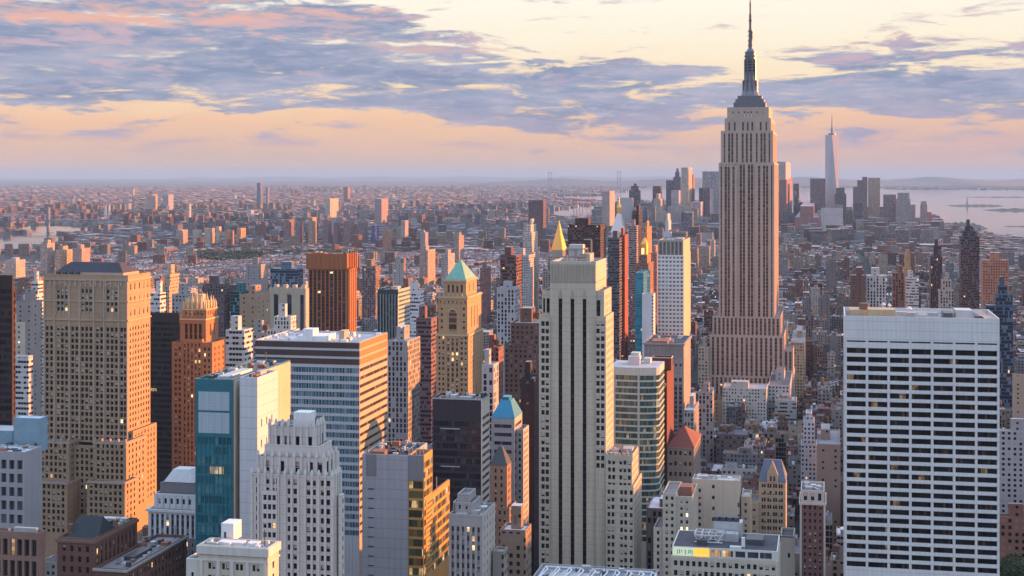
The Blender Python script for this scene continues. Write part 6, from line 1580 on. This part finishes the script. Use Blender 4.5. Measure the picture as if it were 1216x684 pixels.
for q, lab, x, y in rows_:
    a0, a1, b0, b1, h, ci, ri, stl, tk, seed = CAND[q]; r = random.Random(q)
    P = U*a0 + V*b0; w, d = a1-a0, b1-b0; c, rc = fab_mesh(None, None, h, ci, ri, seed)
    e = thing('city_building', lab, 'building', P, 'ordinary street-block buildings')
    mb = MB(); fab_box(mb, rect(0, w, 0, d), 0, h-.8, c, rc); mb.build('wall', [FAB[stl], ROOF], e)
    O = rect(0, w, 0, d); I = rect(.4, w-.4, .4, d-.4); pm = MB(); cc = c
    for k in range(4):
        j = (k+1) % 4; pm.quad(O[k]+Z*(h-.8), O[j]+Z*(h-.8), O[j]+Z*h, O[k]+Z*h, col=cc); pm.quad(O[k]+Z*h, O[j]+Z*h, I[j]+Z*h, I[k]+Z*h, col=cc); pm.quad(I[k]+Z*h, I[j]+Z*h, I[j]+Z*(h-.79), I[k]+Z*(h-.79), col=cc)
    ro = pm.build('parapet', FAB['plain'], e)
    def part(nm, mb_, mats): mb_.build(nm, mats, e)
    bw, bd = min(w*.4, 9), min(d*.35, 9); ba, bb_ = r.uniform(1, max(1.1, w-bw-1)), r.uniform(2, d-bd-2)
    mb = MB(); fab_box(mb, rect(ba, ba+bw, bb_, bb_+bd), h-.8, h+r.uniform(2.4, 4.2), (*[v*.9 for v in c[:3]], seed), rc); part('bulkhead', mb, [FAB['plain'], ROOF])
    for k in range(tk):
        cx_, cy_ = r.uniform(2.4, max(2.5, w-2.4)), r.uniform(2.4, d-2.4); cc_ = U*cx_+V*cy_; mb = MB()
        for z_ in range(4): lp = cc_ + Vector((cos(z_*pi/2+.7), sin(z_*pi/2+.7), 0))*1.4; mb.prism(circ(lp.x, lp.y, .16, 4), h-.8, h+3)
        mb.prism(circ(cc_.x, cc_.y, 1.8, 10), h+3, h+6.6); mb.prism(circ(cc_.x, cc_.y, 1.95, 10), h+6.6, h+7.9, taper=.02); part('water_tank', mb, WOOD)
    mb = MB()
    for k in range(r.randint(2, 5)):
        ax, bx = r.uniform(.8, max(.9, w-3)), r.uniform(.8, d-3); ww, dd_ = r.uniform(.9, 2.4), r.uniform(.9, 2.4); hh = r.uniform(.7, 1.9)
        pm2 = MB(); pm2.prism(rect(ax, ax+ww, bx, bx+dd_), h-.8, h+hh); part(r.choice(['vent_box', 'cooling_unit', 'skylight']), pm2, r.choice([LMET, WHT, DMET, CONC]))
# ---- everything else: one mass of far blocks
CM = MB(); nst = 0
def mass(pts, h, ci, ri, stl, seed, extra=True, r=rr, z0=0):
    c, rc = fab_mesh(None, None, h, ci, ri, seed); CM.prism(pts, z0, h, mi=STY[stl], col=c, mt=5, ct=rc)
for k, cnd in enumerate(CAND):
    if k in chosen: continue
    a0, a1, b0, b1, h, ci, ri, stl, tk, seed = cnd
    mass(rect(a0, a1, b0, b1), h, ci, ri, stl, seed)
    if NH + k in hits:
        w, d = a1-a0, b1-b0
        for _q in range(rr.choice([1, 2, 3]) if b0 < 1500 else 1): u_, v_ = rr.uniform(.1, .6), rr.uniform(.1, .6); mass(rect(a0+w*u_, a0+w*(u_+rr.uniform(.12, .3)), b0+d*v_, b0+d*(v_+rr.uniform(.12, .3))), h+rr.uniform(1, 4.5), rr.randrange(len(PAL)), ri, 'plain', seed, z0=h)
        if tk:
            c_ = U*(a0+w*.3)+V*(b0+d*.7); CM.prism(circ(c_.x, c_.y, 1.8, 6), h+1.5, h+6, mi=6, mt=6); CM.prism(circ(c_.x, c_.y, 1.9, 6), h+6, h+7.5, mi=6, taper=.05)
# beyond: low-rise quilt thinning into the haze
r3 = random.Random(5)
def quilt(D0, D1, cell, tower_p):
    D = D0
    while D < D1:
        s_ = cell*(D/D0)**.75; x = -.46*D
        while x < .46*D:
            X, Y = x + r3.uniform(-.3, .3)*s_, D + r3.uniform(-.3, .3)*s_
            px, py = CX + F*X/Y, EY + EYE*F/Y
            if not inwater(X, Y) and not blocked(*[v for p in [skew((X, Y))] for v in (p[0]-s_*.4, p[0]+s_*.4, p[1]-s_*.4, p[1]+s_*.4)]):
                w, d = s_*r3.uniform(.45, .95), s_*r3.uniform(.45, .9); t = r3.random()
                cl = .5 + .5*sin(X*.0021+1.3)*sin(Y*.0017+.4)
                h = r3.uniform(7, 16) + (s_ > 60)*r3.uniform(0, 6)
                tw = t > 1 - tower_p*(.3+1.4*cl)
                if tw: h = r3.uniform(28, 62); w, d = min(w, 30), min(d, 26)
                elif r3.random() < .035: w, d, h = r3.uniform(45, 110), r3.uniform(35, 70), r3.uniform(10, 22)     # sheds and works
                if px > 1050 and Y > 3500: h = min(h, 40)
                ci = r3.choices(range(len(PAL)), [12, 12, 9, 8, 7, 7, 9, 8, 5, 5, 9, 8, 8])[0]
                an = .0 if px > 560 or Y < 3600 else .35
                ux, uy = Vector((cos(UA+an), -sin(UA+an), 0)), Vector((sin(VA+an), cos(VA+an), 0)); o = Vector((X, Y, 0))
                if h < 28 and r3.random() < .12 and cl < .6: pass
                else: mass([o-ux*w/2-uy*d/2, o+ux*w/2-uy*d/2, o+ux*w/2+uy*d/2, o-ux*w/2+uy*d/2], h, ci, r3.choice([0, 0, 1, 1, 2, 3, 4, 4, 5, 6, 6]), 'punch' if r3.random() < .8 else r3.choice(['band', 'vert', 'plain']), r3.random(), False, r3)
            x += s_
        D += s_*1.15
quilt(3900, 9500, 31, .022)
quilt(9500, 26000, 72, .012)
# clusters of housing towers, each of one brick
for k in range(85):
    D = r3.uniform(3200, 9500); px = r3.uniform(0, 640) if r3.random() < .8 else r3.uniform(930, 1120); o = Vector((xpx(px, D), D, 0)); ci = r3.choice([0, 1, 2, 3, 10, 9, 12, 4]); hh = r3.uniform(30, 58)*(1 if px < 700 else .7); ang = r3.uniform(-.3, .3)
    ux, uy = Vector((cos(ang), -sin(ang), 0)), Vector((sin(ang), cos(ang), 0))
    for q_ in range(r3.randint(4, 11)):
        c_ = o + ux*r3.randint(-4, 4)*46 + uy*r3.randint(-3, 3)*60; w, d = r3.uniform(16, 34), r3.uniform(14, 24)
        if inwater(c_.x, c_.y) or blocked(*[v for p in [skew(c_)] for v in (p[0]-30, p[0]+30, p[1]-30, p[1]+30)]): continue
        mass([c_-ux*w/2-uy*d/2, c_+ux*w/2-uy*d/2, c_+ux*w/2+uy*d/2, c_-ux*w/2+uy*d/2], hh*r3.uniform(.85, 1.1), ci, 1, 'punch', r3.random(), False, r3)
# downtown's lower blocks
for k in range(420):
    px = r3.choice([r3.uniform(700, 850), r3.uniform(925, 1110)]); D = r3.uniform(4300, 6300); o = Vector((xpx(px, D), D, 0)); w, d, h = r3.uniform(22, 50), r3.uniform(20, 45), r3.choice([25, 35, 45, 60, 75, 95, 120])*r3.uniform(.8, 1.1)
    if D < 5000: h = min(h, 60)
    if px > 1060: h = min(h, 60)
    if inwater(o.x, o.y): continue
    mass(rect(0, w, 0, d, o), h, r3.choice([2, 3, 5, 7, 7, 8, 9, 11, 12, 10]), r3.choice([0, 1, 2, 4]), r3.choice(['punch', 'vert', 'band']), r3.random())
# added towers west of the frame, heights set to shade the lower storeys at sunset
def shade(a, b, w, d, h): mass(rect(a, a+w, b, b+d), h, 7, 0, 'punch', .3)
SHADE = []
for (x, y, h) in [(430, 330, 150), (520, 420, 150), (470, 520, 160), (600, 540, 200), (640, 620, 190), (560, 660, 175), (700, 700, 185), (640, 770, 165), (760, 800, 170), (700, 880, 160), (820, 930, 172), (780, 1020, 150), (900, 1080, 160), (850, 1180, 140), (980, 1240, 150), (930, 1340, 130), (1060, 1420, 140), (1040, 1560, 120), (1150, 1680, 120)]:
    A, B = skew((x, y)); shade(A, B, 58, 58, h)
rs = random.Random(3)
for k in range(150):
    y = rs.uniform(500, 3600); x = .46*y + rs.uniform(60, 900); A, B = skew((x, y)); mass(rect(A, A+40, B, B+40), rs.uniform(30, 75), 7, 0, 'punch', .4)
cm = CM.build('city_blocks', FMATS); tag(cm, 'mass of countless low city buildings spreading to the horizon', 'city blocks', kind='stuff')

# ================================================================== TREES
lm, nt, b = newmat('foliage'); oi = nt.nodes.new('ShaderNodeObjectInfo'); g = nt.nodes.new('ShaderNodeNewGeometry'); r_ = Nd(nt, g.outputs['Random Per Island'])
setc(nt, b, cmix(nt, r_, (.022, .045, .018), (.075, .11, .04))); b.inputs['Roughness'].default_value = .8
lm2, nt, b = newmat('park_foliage'); g = nt.nodes.new('ShaderNodeNewGeometry'); r_ = Nd(nt, g.outputs['Random Per Island'])
setc(nt, b, cmix(nt, r_, (.03, .055, .035), (.07, .10, .055))); b.inputs['Roughness'].default_value = .85
BARK = wall('bark', (.07, .05, .035))
def leaves(mb, c, rad, n, sz, r):
    for _ in range(n):
        d = Vector((r.gauss(0, 1), r.gauss(0, 1), r.gauss(0, 1))).normalized()*rad*r.uniform(.35, 1.0)**.6; p = c + Vector((d.x, d.y, d.z*.8))
        x = Vector((r.gauss(0, 1), r.gauss(0, 1), r.gauss(0, .6))).normalized()*sz*r.uniform(.6, 1.3); y = x.cross(Vector((r.gauss(0, 1), r.gauss(0, 1), r.gauss(0, 1)))).normalized()*sz*r.uniform(.5, 1)
        mb.quad(p-x-y, p+x-y, p+x+y, p-x+y)
for k, (px, py, D, h) in enumerate(((1192, 664, 560, 0), (1206, 656, 575, 0), (1219, 668, 560, 0))):
    z = zpx(py, D); c = thing('street_tree', ['dark leafy tree against the right side of the white slab', 'taller dark leafy tree between two others at bottom right corner', 'dark leafy tree cut by the bottom right corner'][k], 'tree', (xpx(px, D), D, 0), 'trees at the bottom right corner')
    r = random.Random(k); z = max(z, 60)
    mb = MB(); mb.prism(circ(0, 0, .9, 8), 0, z-8, taper=.4); free_bar(mb, (0, 0, z-14), (3, 1, z-4), .25, 5); free_bar(mb, (0, 0, z-13), (-3, -1, z-4), .25, 5); mb.build('trunk', BARK, c)
    mb = MB()
    for _ in range(16): leaves(mb, Vector((r.uniform(-4.5, 4.5), r.uniform(-4, 4), z-6+r.uniform(-5, 4))), r.uniform(1.6, 3.0), 90, .34, r)
    mb.build('crown', lm, c)
def park(name, label, x0, x1, y0, y1, n, seed, hs=(9, 16)):
    r = random.Random(seed); mb = MB()
    for _ in range(n):
        p = gpt(r.uniform(x0, x1), r.uniform(y0, y1)); h = r.uniform(*hs)
        if inwater(p.x, p.y): continue
        leaves(mb, Vector((p.x, p.y, h*.62)), h*.5, 26, h*.13, r); mb.prism(circ(p.x, p.y, .5, 4), 0, h*.6, top=False)
    o = mb.build(name, lm2); tag(o, label, 'wood', kind='stuff')
park('park_trees', 'dark strip of park trees above the blue glass building', 236, 310, 303, 312, 260, 1, (12, 20)); park('park_trees', 'patch of park trees left of the cream step-topped tower', 588, 622, 278, 296, 150, 2); park('park_trees', 'dark wooded bands in the far borough', 60, 330, 246, 256, 380, 3, (14, 26)); park('park_trees', 'dark wooded band in far middle distance', 330, 560, 224, 229, 200, 4, (24, 50)); park('park_trees', 'scattered dark street trees left of centre', 300, 420, 296, 306, 160, 5, (10, 18))
park('park_trees', 'dark tree belt below the far borough at left', 225, 345, 260, 270, 240, 7, (10, 22)); park('park_trees', 'tree belts across the far borough in the middle', 380, 620, 240, 252, 420, 9, (10, 24)); park('park_trees', 'street trees among low houses far right', 930, 1090, 282, 318, 240, 10, (7, 13))
park('park_trees', 'leafy shore at the tip of downtown', 1110, 1180, 272, 282, 120, 6, (9, 18))

# ================================================================== HAZE
hz = MB(); q = RAD*1.02; zb, zt = -1.0, 470.0
C8 = [Vector((-q, -q, 0)), Vector((q, -q, 0)), Vector((q, q, 0)), Vector((-q, q, 0))]
for k in range(4): j = (k+1) % 4; hz.quad(C8[k]+Z*zb, C8[j]+Z*zb, C8[j]+Z*zt, C8[k]+Z*zt)
hz.quad(C8[3]+Z*zb, C8[2]+Z*zb, C8[1]+Z*zb, C8[0]+Z*zb); hz.quad(*[c+Z*zt for c in C8])
hm = bpy.data.materials.new('haze'); hm.use_nodes = True; nt = hm.node_tree; nt.nodes.clear(); ou = nt.nodes.new('ShaderNodeOutputMaterial'); pv = nt.nodes.new('ShaderNodeVolumePrincipled')
pv.inputs['Color'].default_value = (.30, .53, .82, 1); pv.inputs['Density'].default_value = 2.7e-5; pv.inputs['Anisotropy'].default_value = .0
nt.links.new(pv.outputs[0], ou.inputs['Volume'])
ho = hz.build('haze', hm); tag(ho, 'thin violet evening haze filling the air over the city', 'haze', kind='stuff')
